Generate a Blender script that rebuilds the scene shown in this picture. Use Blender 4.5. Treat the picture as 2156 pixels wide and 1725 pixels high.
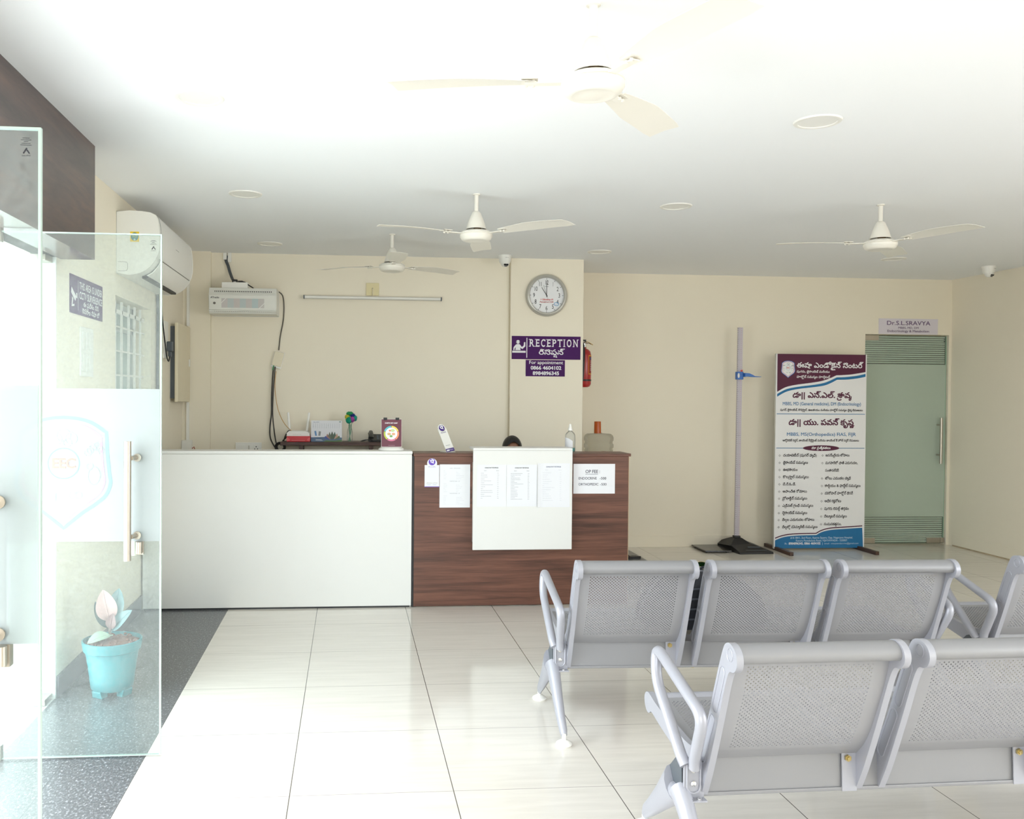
import bpy, math, random
from math import sin, cos, pi, radians
from mathutils import Vector, Matrix, geometry

random.seed(7)
scene = bpy.context.scene
COL = scene.collection
for _o in list(bpy.data.objects):
    bpy.data.objects.remove(_o)

# ------------------------------------------------------------------ camera
F_PX, YAW, PITCH, ROLL, CAM_H = 1859.29, -0.0871, -0.0153, 0.0074, 1.4605
cd = bpy.data.cameras.new('camera')
cd.sensor_fit = 'HORIZONTAL'
cd.sensor_width = 36.0
cd.lens = F_PX / 2156 * 36.0
cd.shift_x = 180.27 / 2156
cd.shift_y = -2.15 / 2156
cd.clip_start = 0.05
cd.clip_end = 200
camo = bpy.data.objects.new('camera', cd)
COL.objects.link(camo)
_fw = Vector((-sin(YAW) * cos(PITCH), cos(YAW) * cos(PITCH), sin(PITCH)))
_rt = Vector((cos(YAW), sin(YAW), 0))
_up = _rt.cross(_fw)
_r2 = cos(ROLL) * _rt + sin(ROLL) * _up
_u2 = -sin(ROLL) * _rt + cos(ROLL) * _up
camo.matrix_world = Matrix(((_r2.x, _u2.x, -_fw.x, 0), (_r2.y, _u2.y, -_fw.y, 0), (_r2.z, _u2.z, -_fw.z, CAM_H), (0, 0, 0, 1)))
scene.camera = camo

# ------------------------------------------------------------------ world: hazy sky above, sunlit pale ground below
SKY, GROUND = 5.2, 3.15
w = bpy.data.worlds.new('world')
scene.world = w
w.use_nodes = True
nt = w.node_tree
nt.nodes.clear()
tc = nt.nodes.new('ShaderNodeTexCoord')
sep = nt.nodes.new('ShaderNodeSeparateXYZ')
rmp = nt.nodes.new('ShaderNodeValToRGB')
rmp.color_ramp.elements[0].position = 0.485
rmp.color_ramp.elements[0].color = (0.97, 0.985, 1.0, 1)
rmp.color_ramp.elements[1].position = 0.52
rmp.color_ramp.elements[1].color = (0.88, 0.945, 1.0, 1)
mpr = nt.nodes.new('ShaderNodeMapRange')
mpr.inputs[1].default_value = -1
mpr.inputs[2].default_value = 1
st = nt.nodes.new('ShaderNodeMapRange')
st.inputs[1].default_value = -0.03
st.inputs[2].default_value = 0.04
st.inputs[3].default_value = GROUND
st.inputs[4].default_value = SKY
bg = nt.nodes.new('ShaderNodeBackground')
wo = nt.nodes.new('ShaderNodeOutputWorld')
nt.links.new(tc.outputs['Generated'], sep.inputs[0])
nt.links.new(sep.outputs['Z'], mpr.inputs[0])
nt.links.new(mpr.outputs[0], rmp.inputs[0])
nt.links.new(sep.outputs['Z'], st.inputs[0])
nt.links.new(rmp.outputs[0], bg.inputs[0])
nt.links.new(st.outputs[0], bg.inputs[1])
nt.links.new(bg.outputs[0], wo.inputs[0])


def portal(name, loc, rot, sx, sy):
    l = bpy.data.lights.new(name, 'AREA')
    l.shape = 'RECTANGLE'
    l.size, l.size_y = sx, sy
    l.cycles.is_portal = True
    o = bpy.data.objects.new(name, l)
    o.location, o.rotation_euler = loc, rot
    COL.objects.link(o)


# daylight openings: the glazed entrance on the left and the shop-front glazing behind the camera
portal('daylight_entrance', (-1.62, 2.88, 1.05), (0, radians(-90), 0), 2.1, 2.9)
portal('daylight_front', (-0.2, -2.16, 1.2), (radians(90), 0, 0), 1.7, 2.3)
portal('daylight_right', (6.16, 0.35, 1.4), (0, radians(90), 0), 1.9, 3.9)

scene.view_settings.view_transform = 'Standard'
scene.view_settings.look = 'None'
scene.view_settings.gamma = 1.0
scene.view_settings.use_curve_mapping = False
scene.view_settings.exposure = 0.94
scene.cycles.use_denoising = True
scene.cycles.max_bounces = 10
scene.cycles.diffuse_bounces = 6
scene.cycles.glossy_bounces = 4
scene.cycles.transmission_bounces = 6
scene.cycles.transparent_max_bounces = 24
scene.cycles.sample_clamp_indirect = 6.0
scene.cycles.caustics_reflective = False
scene.cycles.caustics_refractive = False


# ------------------------------------------------------------------ materials
def lin(c):
    out = []
    for v in c:
        v /= 255.0
        out.append(v / 12.92 if v <= 0.04045 else ((v + 0.055) / 1.055) ** 2.4)
    return (*out, 1.0)


MATS = {}


def pm(name, rgb, rough=0.5, metal=0.0, var=0.05, scale=9.0, bump=0.0, spec=0.5, coat=0.0, alpha=None, trans=0.0, stretch=(1, 1, 1)):
    """principled material whose colour is varied by object-space noise"""
    if name in MATS:
        return MATS[name]
    m = bpy.data.materials.new(name)
    m.use_nodes = True
    n = m.node_tree.nodes
    L = m.node_tree.links
    b = n['Principled BSDF']
    t = n.new('ShaderNodeTexCoord')
    mp = n.new('ShaderNodeMapping')
    mp.inputs['Scale'].default_value = stretch
    nz = n.new('ShaderNodeTexNoise')
    nz.inputs['Scale'].default_value = scale
    nz.inputs['Detail'].default_value = 4
    mx = n.new('ShaderNodeMix')
    mx.data_type = 'RGBA'
    c = lin(rgb)
    mx.inputs[6].default_value = tuple(v * (1 - var) for v in c[:3]) + (1,)
    mx.inputs[7].default_value = tuple(min(1, v * (1 + var)) for v in c[:3]) + (1,)
    L.new(t.outputs['Object'], mp.inputs[0])
    L.new(mp.outputs[0], nz.inputs['Vector'])
    L.new(nz.outputs[0], mx.inputs[0])
    L.new(mx.outputs[2], b.inputs['Base Color'])
    b.inputs['Roughness'].default_value = rough
    b.inputs['Metallic'].default_value = metal
    b.inputs['Specular IOR Level'].default_value = spec
    b.inputs['Coat Weight'].default_value = coat
    b.inputs['Coat Roughness'].default_value = 0.15
    b.inputs['Transmission Weight'].default_value = trans
    if bump:
        bp_ = n.new('ShaderNodeBump')
        bp_.inputs['Strength'].default_value = bump
        bp_.inputs['Distance'].default_value = 0.002
        n2 = n.new('ShaderNodeTexNoise')
        n2.inputs['Scale'].default_value = scale * 12
        L.new(mp.outputs[0], n2.inputs['Vector'])
        L.new(n2.outputs[0], bp_.inputs['Height'])
        L.new(bp_.outputs[0], b.inputs['Normal'])
    MATS[name] = m
    return m


def wood(name, dark, mid, light, stretch, rough=0.38, coat=0.0):
    """laminate wood: stretched noise bands plus fine grain"""
    if name in MATS:
        return MATS[name]
    m = bpy.data.materials.new(name)
    m.use_nodes = True
    n = m.node_tree.nodes
    L = m.node_tree.links
    b = n['Principled BSDF']
    t = n.new('ShaderNodeTexCoord')
    mp = n.new('ShaderNodeMapping')
    mp.inputs['Scale'].default_value = stretch
    a = n.new('ShaderNodeTexNoise')
    a.inputs['Scale'].default_value = 1.0
    a.inputs['Detail'].default_value = 6
    a.inputs['Roughness'].default_value = 0.62
    a.inputs['Distortion'].default_value = 0.35
    mp2 = n.new('ShaderNodeMapping')
    mp2.inputs['Scale'].default_value = tuple(v * 6 for v in stretch)
    f = n.new('ShaderNodeTexNoise')
    f.inputs['Scale'].default_value = 1.0
    f.inputs['Detail'].default_value = 3
    r = n.new('ShaderNodeValToRGB')
    e = r.color_ramp.elements
    e[0].position, e[0].color = 0.30, lin(dark)
    e[1].position, e[1].color = 0.70, lin(light)
    k = e.new(0.5)
    k.color = lin(mid)
    add = n.new('ShaderNodeMath')
    add.operation = 'MULTIPLY_ADD'
    add.inputs[1].default_value = 0.25
    sub = n.new('ShaderNodeMath')
    sub.operation = 'SUBTRACT'
    sub.inputs[1].default_value = 0.125
    L.new(t.outputs['Object'], mp.inputs[0])
    L.new(t.outputs['Object'], mp2.inputs[0])
    L.new(mp.outputs[0], a.inputs['Vector'])
    L.new(mp2.outputs[0], f.inputs['Vector'])
    L.new(f.outputs[0], add.inputs[0])
    L.new(a.outputs[0], add.inputs[2])
    L.new(add.outputs[0], sub.inputs[0])
    L.new(sub.outputs[0], r.inputs[0])
    L.new(r.outputs[0], b.inputs['Base Color'])
    b.inputs['Roughness'].default_value = rough
    b.inputs['Coat Weight'].default_value = coat
    MATS[name] = m
    return m


def floor_mat():
    m = bpy.data.materials.new('glazed_floor_tile')
    m.use_nodes = True
    n = m.node_tree.nodes
    L = m.node_tree.links
    b = n['Principled BSDF']
    t = n.new('ShaderNodeTexCoord')
    s = n.new('ShaderNodeSeparateXYZ')
    L.new(t.outputs['Object'], s.inputs[0])

    def line(sock, off, width):
        a = n.new('ShaderNodeMath'); a.operation = 'ADD'; a.inputs[1].default_value = off
        d = n.new('ShaderNodeMath'); d.operation = 'DIVIDE'; d.inputs[1].default_value = 0.6
        fr = n.new('ShaderNodeMath'); fr.operation = 'FRACT'
        lt = n.new('ShaderNodeMath'); lt.operation = 'LESS_THAN'; lt.inputs[1].default_value = width / 0.6
        L.new(s.outputs[sock], a.inputs[0]); L.new(a.outputs[0], d.inputs[0]); L.new(d.outputs[0], fr.inputs[0]); L.new(fr.outputs[0], lt.inputs[0])
        return lt
    lx = line('X', 1.408 + 6.0 + 0.0016, 0.0034)
    ly = line('Y', 12.0 - 5.6138 + 0.0014, 0.0028)
    mp = n.new('ShaderNodeMapping'); mp.inputs['Scale'].default_value = (2.2, 26, 1)
    nz = n.new('ShaderNodeTexNoise'); nz.inputs['Scale'].default_value = 1.0; nz.inputs['Detail'].default_value = 7; nz.inputs['Roughness'].default_value = 0.65; nz.inputs['Distortion'].default_value = 0.5
    L.new(t.outputs['Object'], mp.inputs[0]); L.new(mp.outputs[0], nz.inputs['Vector'])
    rp = n.new('ShaderNodeValToRGB'); e = rp.color_ramp.elements
    e[0].position, e[0].color = 0.30, lin((217, 212, 204))
    e[1].position, e[1].color = 0.64, lin((228, 223, 215))
    L.new(nz.outputs[0], rp.inputs[0])
    m1 = n.new('ShaderNodeMix'); m1.data_type = 'RGBA'; m1.inputs[7].default_value = lin((150, 143, 140))
    m2 = n.new('ShaderNodeMix'); m2.data_type = 'RGBA'; m2.inputs[7].default_value = lin((88, 82, 76))
    L.new(ly.outputs[0], m1.inputs[0]); L.new(rp.outputs[0], m1.inputs[6])
    L.new(lx.outputs[0], m2.inputs[0]); L.new(m1.outputs[2], m2.inputs[6])
    L.new(m2.outputs[2], b.inputs['Base Color'])
    b.inputs['Roughness'].default_value = 0.11
    b.inputs['Specular IOR Level'].default_value = 0.55
    return m


def granite_mat():
    m = bpy.data.materials.new('speckled_dark_granite')
    m.use_nodes = True
    n = m.node_tree.nodes
    L = m.node_tree.links
    b = n['Principled BSDF']
    t = n.new('ShaderNodeTexCoord')
    nz = n.new('ShaderNodeTexNoise'); nz.inputs['Scale'].default_value = 110; nz.inputs['Detail'].default_value = 5; nz.inputs['Roughness'].default_value = 0.75
    mp = n.new('ShaderNodeMapping'); mp.inputs['Scale'].default_value = (1.0, 0.55, 1)
    rp = n.new('ShaderNodeValToRGB'); e = rp.color_ramp.elements
    e[0].position, e[0].color = 0.45, lin((80, 81, 84))
    e[1].position, e[1].color = 0.70, lin((205, 208, 216))
    k = e.new(0.57); k.color = lin((104, 105, 108))
    s = n.new('ShaderNodeSeparateXYZ')
    L.new(t.outputs['Object'], s.inputs[0])
    L.new(t.outputs['Object'], mp.inputs[0]); L.new(mp.outputs[0], nz.inputs['Vector']); L.new(nz.outputs[0], rp.inputs[0])
    cur = rp.outputs[0]
    for sock, off in (('Y', 12.0 - 5.6138), ('X', 6.0 + 1.116)):
        a = n.new('ShaderNodeMath'); a.operation = 'ADD'; a.inputs[1].default_value = off
        d = n.new('ShaderNodeMath'); d.operation = 'DIVIDE'; d.inputs[1].default_value = 0.6
        fr = n.new('ShaderNodeMath'); fr.operation = 'FRACT'
        lt = n.new('ShaderNodeMath'); lt.operation = 'LESS_THAN'; lt.inputs[1].default_value = 0.004
        mx = n.new('ShaderNodeMix'); mx.data_type = 'RGBA'; mx.inputs[7].default_value = lin((60, 60, 64))
        L.new(s.outputs[sock], a.inputs[0]); L.new(a.outputs[0], d.inputs[0]); L.new(d.outputs[0], fr.inputs[0]); L.new(fr.outputs[0], lt.inputs[0])
        L.new(lt.outputs[0], mx.inputs[0]); L.new(cur, mx.inputs[6])
        cur = mx.outputs[2]
    L.new(cur, b.inputs['Base Color'])
    b.inputs['Roughness'].default_value = 0.30
    b.inputs['Specular IOR Level'].default_value = 0.8
    return m


def glass_mat(name, tint=(0.93, 0.975, 0.96), dust_veil=0.05):
    """thin architectural glass: clear, mirror reflection by Fresnel, pale veil glare mixed in with dust"""
    m = bpy.data.materials.new(name)
    m.use_nodes = True
    n = m.node_tree.nodes
    L = m.node_tree.links
    n.clear()
    out = n.new('ShaderNodeOutputMaterial')
    tr = n.new('ShaderNodeBsdfTransparent'); tr.inputs[0].default_value = (*tint, 1)
    gl = n.new('ShaderNodeBsdfGlossy'); gl.inputs['Roughness'].default_value = 0.0
    gl.inputs[0].default_value = (1, 1, 1, 1)
    fr = n.new('ShaderNodeLayerWeight'); fr.inputs['Blend'].default_value = 0.12
    mul = n.new('ShaderNodeMath'); mul.operation = 'MULTIPLY'; mul.inputs[1].default_value = 0.6
    mx = n.new('ShaderNodeMixShader')
    L.new(fr.outputs['Fresnel'], mul.inputs[0])
    L.new(mul.outputs[0], mx.inputs[0]); L.new(tr.outputs[0], mx.inputs[1]); L.new(gl.outputs[0], mx.inputs[2])
    df = n.new('ShaderNodeBsdfDiffuse'); df.inputs[0].default_value = (0.9, 0.93, 0.93, 1)
    tl = n.new('ShaderNodeBsdfTranslucent'); tl.inputs[0].default_value = (0.9, 0.93, 0.93, 1)
    ad = n.new('ShaderNodeMixShader'); ad.inputs[0].default_value = 0.5  # pale scatter imitates veil glare along with real specks
    L.new(df.outputs[0], ad.inputs[1]); L.new(tl.outputs[0], ad.inputs[2])
    t = n.new('ShaderNodeTexCoord')
    nz = n.new('ShaderNodeTexNoise'); nz.inputs['Scale'].default_value = 60; nz.inputs['Detail'].default_value = 6; nz.inputs['Roughness'].default_value = 0.8
    rg = n.new('ShaderNodeMapRange'); rg.inputs[1].default_value = 0.35; rg.inputs[2].default_value = 0.75; rg.inputs[3].default_value = dust_veil * 0.6; rg.inputs[4].default_value = dust_veil * 1.6
    L.new(t.outputs['Object'], nz.inputs['Vector']); L.new(nz.outputs[0], rg.inputs[0])
    fin = n.new('ShaderNodeMixShader')
    L.new(rg.outputs[0], fin.inputs[0]); L.new(mx.outputs[0], fin.inputs[1]); L.new(ad.outputs[0], fin.inputs[2])
    L.new(fin.outputs[0], out.inputs[0])
    MATS[name] = m
    return m


def film_mat(name, rgb, opacity, tfrac=0.55, gloss=0.0):
    """frosted film: diffuse and translucent, partly see-through"""
    m = bpy.data.materials.new(name)
    m.use_nodes = True
    n = m.node_tree.nodes
    L = m.node_tree.links
    n.clear()
    out = n.new('ShaderNodeOutputMaterial')
    tr = n.new('ShaderNodeBsdfTransparent')
    t = n.new('ShaderNodeTexCoord')
    nz = n.new('ShaderNodeTexNoise'); nz.inputs['Scale'].default_value = 30
    mxc = n.new('ShaderNodeMix'); mxc.data_type = 'RGBA'
    c = lin(rgb)
    mxc.inputs[6].default_value = tuple(v * 0.97 for v in c[:3]) + (1,)
    mxc.inputs[7].default_value = c
    L.new(t.outputs['Object'], nz.inputs['Vector']); L.new(nz.outputs[0], mxc.inputs[0])
    df = n.new('ShaderNodeBsdfDiffuse'); L.new(mxc.outputs[2], df.inputs[0])
    tl = n.new('ShaderNodeBsdfTranslucent'); L.new(mxc.outputs[2], tl.inputs[0])
    a = n.new('ShaderNodeMixShader'); a.inputs[0].default_value = tfrac
    L.new(df.outputs[0], a.inputs[1]); L.new(tl.outputs[0], a.inputs[2])
    bsh = n.new('ShaderNodeMixShader'); bsh.inputs[0].default_value = opacity
    L.new(tr.outputs[0], bsh.inputs[1]); L.new(a.outputs[0], bsh.inputs[2])
    last = bsh
    if gloss:
        g = n.new('ShaderNodeBsdfGlossy'); g.inputs['Roughness'].default_value = 0.08
        lw = n.new('ShaderNodeLayerWeight'); lw.inputs['Blend'].default_value = 0.2
        mu = n.new('ShaderNodeMath'); mu.operation = 'MULTIPLY'; mu.inputs[1].default_value = gloss
        L.new(lw.outputs['Fresnel'], mu.inputs[0])
        last = n.new('ShaderNodeMixShader')
        L.new(mu.outputs[0], last.inputs[0]); L.new(bsh.outputs[0], last.inputs[1]); L.new(g.outputs[0], last.inputs[2])
    L.new(last.outputs[0], out.inputs[0])
    MATS[name] = m
    return m


M_WALL = pm('cream_wall_paint', (241, 233, 215), 0.75, var=0.012, scale=3, bump=0.05, spec=0.25)
M_CEIL = pm('white_ceiling_paint', (244, 246, 248), 0.8, var=0.006, scale=2, spec=0.2)
M_FLOOR = floor_mat()
M_GRAN = granite_mat()
M_SKIRT = pm('black_granite_skirting', (58, 60, 66), 0.22, var=0.3, scale=70)
M_OUT = pm('white_exterior_paint', (238, 238, 236), 0.8, var=0.02)
M_DARKWOOD = wood('dark_header_laminate', (56, 42, 39), (76, 57, 52), (98, 70, 58), (1.5, 1.3, 9), 0.42, coat=0.5)
M_COUNTERWOOD = wood('walnut_counter_laminate', (66, 41, 33), (101, 65, 52), (124, 83, 66), (1.1, 3, 26), 0.42)
M_WHITELAM = pm('white_counter_laminate', (228, 228, 226), 0.34, var=0.01)
M_BENCH = pm('silver_bench_paint', (170, 171, 180), 0.36, metal=0.25, var=0.02, scale=6)
M_BENCHSHADED = pm('silver_paint_shaded', (146, 146, 149), 0.42, metal=0.25, var=0.02, scale=6)  # bench paint darkened to stand in for weaker light on rails and beam
M_BENCHSHEET = pm('silver_perforated_steel', (156, 156, 160), 0.42, metal=0.25, var=0.02, scale=6)
M_STEEL = pm('brushed_steel', (190, 182, 170), 0.32, metal=0.9, var=0.08, scale=40, stretch=(1, 1, 0.1))
M_CHROME = pm('bright_bolt_metal', (225, 225, 225), 0.18, metal=1.0, var=0.05)
M_BRASS = pm('zinc_yellow_bolt_metal', (190, 172, 120), 0.3, metal=0.9, var=0.08)
M_BLACK = pm('black_plastic', (28, 28, 30), 0.45, var=0.1)
M_DGREY = pm('dark_grey_plastic', (84, 90, 96), 0.5, var=0.06)
M_WPLAS = pm('white_plastic', (238, 237, 232), 0.35, var=0.015)
M_CREAMPLAS = pm('cream_plastic', (226, 216, 190), 0.4, var=0.03)
M_FAN = pm('ivory_fan_enamel', (235, 231, 221), 0.3, var=0.015)
M_PAPER = pm('white_paper', (230, 231, 236), 0.7, var=0.01)
M_GLASS = glass_mat('entrance_glass', dust_veil=0.10)
M_GLASSEDGE = pm('glass_cut_edge', (214, 236, 226), 0.15, var=0.03, trans=0.3)
M_FROST = film_mat('frosted_film', (200, 206, 206), 0.72, 0.45)
M_DOORFROST = film_mat('green_frosted_glass', (206, 220, 206), 0.93, 0.25, gloss=0.35)


# ------------------------------------------------------------------ mesh helpers
class MB:
    def __init__(s):
        s.v, s.f, s.m, s.sm = [], [], [], []

    def add(s, vs, fs, mi=0, smooth=False, mat=None):
        o = len(s.v)
        for p in vs:
            p = Vector(p)
            s.v.append(mat @ p if mat is not None else p)
        for f in fs:
            s.f.append([i + o for i in f])
            s.m.append(mi)
            s.sm.append(smooth)
        return s

    def box(s, x0, x1, y0, y1, z0, z1, mi=0, mat=None):
        vs = [(x0, y0, z0), (x1, y0, z0), (x1, y1, z0), (x0, y1, z0), (x0, y0, z1), (x1, y0, z1), (x1, y1, z1), (x0, y1, z1)]
        return s.add(vs, [(0, 3, 2, 1), (4, 5, 6, 7), (0, 1, 5, 4), (1, 2, 6, 5), (2, 3, 7, 6), (3, 0, 4, 7)], mi, False, mat)

    def prism(s, pts, a0, a1, axis='x', mi=0, smooth=False, mat=None):
        """outline pts (p,q) extruded along axis; axis x -> (a,p,q), y -> (p,a,q), z -> (p,q,a)"""
        def mk(p, q, a):
            return (a, p, q) if axis == 'x' else (p, a, q) if axis == 'y' else (p, q, a)
        n = len(pts)
        vs = [mk(p, q, a0) for p, q in pts] + [mk(p, q, a1) for p, q in pts]
        side = [(i, (i + 1) % n, n + (i + 1) % n, n + i) for i in range(n)]
        tri = geometry.tessellate_polygon([[Vector((p, q, 0)) for p, q in pts]])
        s.add(vs, side, mi, smooth, mat)
        o = len(s.v) - 2 * n
        for t in tri:
            s.f.append([o + i for i in t]); s.m.append(mi); s.sm.append(False)
            s.f.append([o + n + i for i in reversed(t)]); s.m.append(mi); s.sm.append(False)
        return s

    def lathe(s, prof, seg=32, mi=0, c=(0, 0, 0), mat=None, smooth=True):
        """profile (r,z) turned about z"""
        vs, fs = [], []
        k = len(prof)
        for i in range(seg):
            a = 2 * pi * i / seg
            for r, z in prof:
                vs.append((c[0] + r * cos(a), c[1] + r * sin(a), c[2] + z))
        for i in range(seg):
            j = (i + 1) % seg
            for q in range(k - 1):
                fs.append((i * k + q, j * k + q, j * k + q + 1, i * k + q + 1))
        s.add(vs, fs, mi, smooth, mat)
        return s

    def tube(s, path, rad, seg=10, mi=0, caps=True, flat=1.0, mat=None, ref=None):
        """round tube along path; rad number or list, flat squashes the second axis"""
        P = [Vector(p) for p in path]
        n = len(P)
        R = rad if isinstance(rad, (list, tuple)) else [rad] * n
        T = []
        for i in range(n):
            d = P[min(i + 1, n - 1)] - P[max(i - 1, 0)]
            T.append(d.normalized())
        up = Vector(ref) if ref else (Vector((0, 0, 1)) if abs(T[0].z) < 0.9 else Vector((1, 0, 0)))
        vs, fs = [], []
        nn = (up - T[0] * up.dot(T[0])).normalized()
        for i in range(n):
            nn = (nn - T[i] * nn.dot(T[i])).normalized()
            bb = T[i].cross(nn)
            for k in range(seg):
                a = 2 * pi * k / seg
                vs.append(P[i] + nn * (cos(a) * R[i]) + bb * (sin(a) * R[i] * flat))
        for i in range(n - 1):
            for k in range(seg):
                k2 = (k + 1) % seg
                fs.append((i * seg + k, i * seg + k2, (i + 1) * seg + k2, (i + 1) * seg + k))
        s.add(vs, fs, mi, True, mat)
        if caps:
            o = len(s.v) - len(vs)
            s.f.append([o + k for k in range(seg)][::-1]); s.m.append(mi); s.sm.append(False)
            s.f.append([o + (n - 1) * seg + k for k in range(seg)]); s.m.append(mi); s.sm.append(False)
        return s

    def ball(s, c, r, seg=16, rings=10, mi=0, mat=None):
        rx, ry, rz = r if isinstance(r, (list, tuple)) else (r, r, r)
        vs, fs = [], []
        for i in range(rings + 1):
            t = pi * i / rings
            for k in range(seg):
                a = 2 * pi * k / seg
                vs.append((c[0] + rx * sin(t) * cos(a), c[1] + ry * sin(t) * sin(a), c[2] + rz * cos(t)))
        for i in range(rings):
            for k in range(seg):
                k2 = (k + 1) % seg
                fs.append((i * seg + k, (i + 1) * seg + k, (i + 1) * seg + k2, i * seg + k2))
        return s.add(vs, fs, mi, True, mat)

    def cyl(s, p0, p1, r, seg=16, mi=0):
        return s.tube([p0, p1], r, seg, mi)


def fillet(pts, r, n=6):
    """round the corners of a polyline"""
    P = [Vector(p) for p in pts]
    out = [P[0]]
    for i in range(1, len(P) - 1):
        a, b, c = P[i - 1], P[i], P[i + 1]
        ra = min(r, (a - b).length * 0.48, (c - b).length * 0.48)
        p, q = b + (a - b).normalized() * ra, b + (c - b).normalized() * ra
        for k in range(n + 1):
            t = k / n
            out.append(p * (1 - t) ** 2 + b * 2 * t * (1 - t) + q * t * t)
    out.append(P[-1])
    return out


def smooth_path(pts, n=8):
    P = [Vector(p) for p in pts]
    out = []
    for i in range(len(P) - 1):
        p0, p1, p2, p3 = P[max(i - 1, 0)], P[i], P[i + 1], P[min(i + 2, len(P) - 1)]
        for k in range(n):
            t = k / n
            out.append(0.5 * ((2 * p1) + (p2 - p0) * t + (2 * p0 - 5 * p1 + 4 * p2 - p3) * t * t + (3 * p1 - p0 - 3 * p2 + p3) * t ** 3))
    out.append(P[-1])
    return out


def link(o, parent=None):
    COL.objects.link(o)
    if parent is not None:
        o.parent = parent
    return o


def wloc(o):
    v = Vector(o.location)
    while o.parent is not None:
        o = o.parent
        v += Vector(o.location)
    return v


def obj(name, mb, mat, parent=None, world=True, bevel=0.0, label=None, bseg=2, angle=35):
    """ONE mesh object; with world=True the shape was given in world coordinates"""
    me = bpy.data.meshes.new(name)
    off = wloc(parent) if (parent is not None and world) else Vector((0, 0, 0))
    me.from_pydata([tuple(p - off) for p in mb.v], [], mb.f)
    for mt in (mat if isinstance(mat, (list, tuple)) else [mat]):
        me.materials.append(mt)
    me.polygons.foreach_set('material_index', mb.m)
    me.polygons.foreach_set('use_smooth', mb.sm)
    me.update()
    if any(mb.sm):
        me.set_sharp_from_angle(angle=radians(42))
    o = bpy.data.objects.new(name, me)
    link(o, parent)
    if bevel:
        md = o.modifiers.new('bevel', 'BEVEL')
        md.width = bevel
        md.segments = bseg
        md.limit_method = 'ANGLE'
        md.angle_limit = radians(angle)
    if label:
        o['label'] = label
    return o


def tag(o, label, cat, group=None):
    o['label'] = label
    o['category'] = cat
    if group:
        o['group'] = group
    return o


def thing(name, label, cat, loc=(0, 0, 0), rotz=0.0, group=None):
    o = bpy.data.objects.new(name, None)
    o.empty_display_size = 0.1
    o.location = loc
    o.rotation_euler = (0, 0, rotz)
    link(o)
    return tag(o, label, cat, group)


def struct(name, mb, mat, parent=None, bevel=0.0):
    o = obj(name, mb, mat, parent, bevel=bevel)
    if parent is None:
        o['kind'] = 'structure'
    return o


def dup(root, loc, rotz=None, label=None):
    r = root.copy()
    link(r)
    r.location = loc
    if rotz is not None:
        r.rotation_euler = (0, 0, rotz)
    if label:
        r['label'] = label
    for ch in list(root.children):
        c = ch.copy()
        link(c, r)
        for g in ch.children:
            d = g.copy()
            link(d, c)
    return r


# ------------------------------------------------------------------ lettering: glyph outlines -> flat polygons
_tcu = bpy.data.curves.new('glyph_source', 'FONT')
_tcu.size = 1.0
_tob = bpy.data.objects.new('glyph_source', _tcu)
COL.objects.link(_tob)


def _contours(body):
    _tcu.body = body
    bpy.context.view_layer.update()
    c = _tob.to_curve(bpy.context.evaluated_depsgraph_get())
    out = []
    for sp in c.splines:
        bp = sp.bezier_points
        n = len(bp)
        pts = []
        for i in range(n):
            a, b = bp[i], bp[(i + 1) % n]
            p0, p1, p2, p3 = a.co.xy, a.handle_right.xy, b.handle_left.xy, b.co.xy
            d = (p3 - p0)
            dev = 0
            if d.length > 1e-6:
                dn = Vector((-d.y, d.x)) / d.length
                dev = max(abs((p1 - p0).dot(dn)), abs((p2 - p0).dot(dn)))
            k = 1 if dev < 0.004 else (2 if dev < 0.02 else 4)
            for q in range(k):
                t = q / k
                pts.append(p0 * (1 - t) ** 3 + p1 * 3 * t * (1 - t) ** 2 + p2 * 3 * t * t * (1 - t) + p3 * t ** 3)
        if len(pts) > 2:
            out.append(pts)
    _tob.to_curve_clear()
    return out


def _area(c):
    return 0.5 * sum(c[i].x * c[(i + 1) % len(c)].y - c[(i + 1) % len(c)].x * c[i].y for i in range(len(c)))


def _inside(p, c):
    r = False
    n = len(c)
    for i in range(n):
        a, b = c[i], c[(i + 1) % n]
        if (a.y > p.y) != (b.y > p.y) and p.x < (b.x - a.x) * (p.y - a.y) / (b.y - a.y) + a.x:
            r = not r
    return r


GL = {}
_bar0 = min(p.x for c in _contours('|') for p in c)


def glyph(ch):
    if ch in GL:
        return GL[ch]
    full = _contours(ch + '|')
    adv = min(p.x for p in full[-1]) - _bar0 if full else 0.3
    cs = []
    for c in full[:-1]:
        l = []
        for p in c:
            if not l or (Vector(p) - Vector(l[-1])).length > 0.005:
                l.append((p.x, p.y))
        if len(l) > 1 and (Vector(l[0]) - Vector(l[-1])).length <= 0.005:
            l.pop()
        if len(l) > 2:
            cs.append(l)
    if cs:
        big = max(cs, key=lambda l: abs(_area([Vector(p) for p in l])))
        if _area([Vector(p) for p in big]) < 0:
            cs = [l[::-1] for l in cs]
    GL[ch] = (cs, adv)
    return GL[ch]


GM = {}


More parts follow.
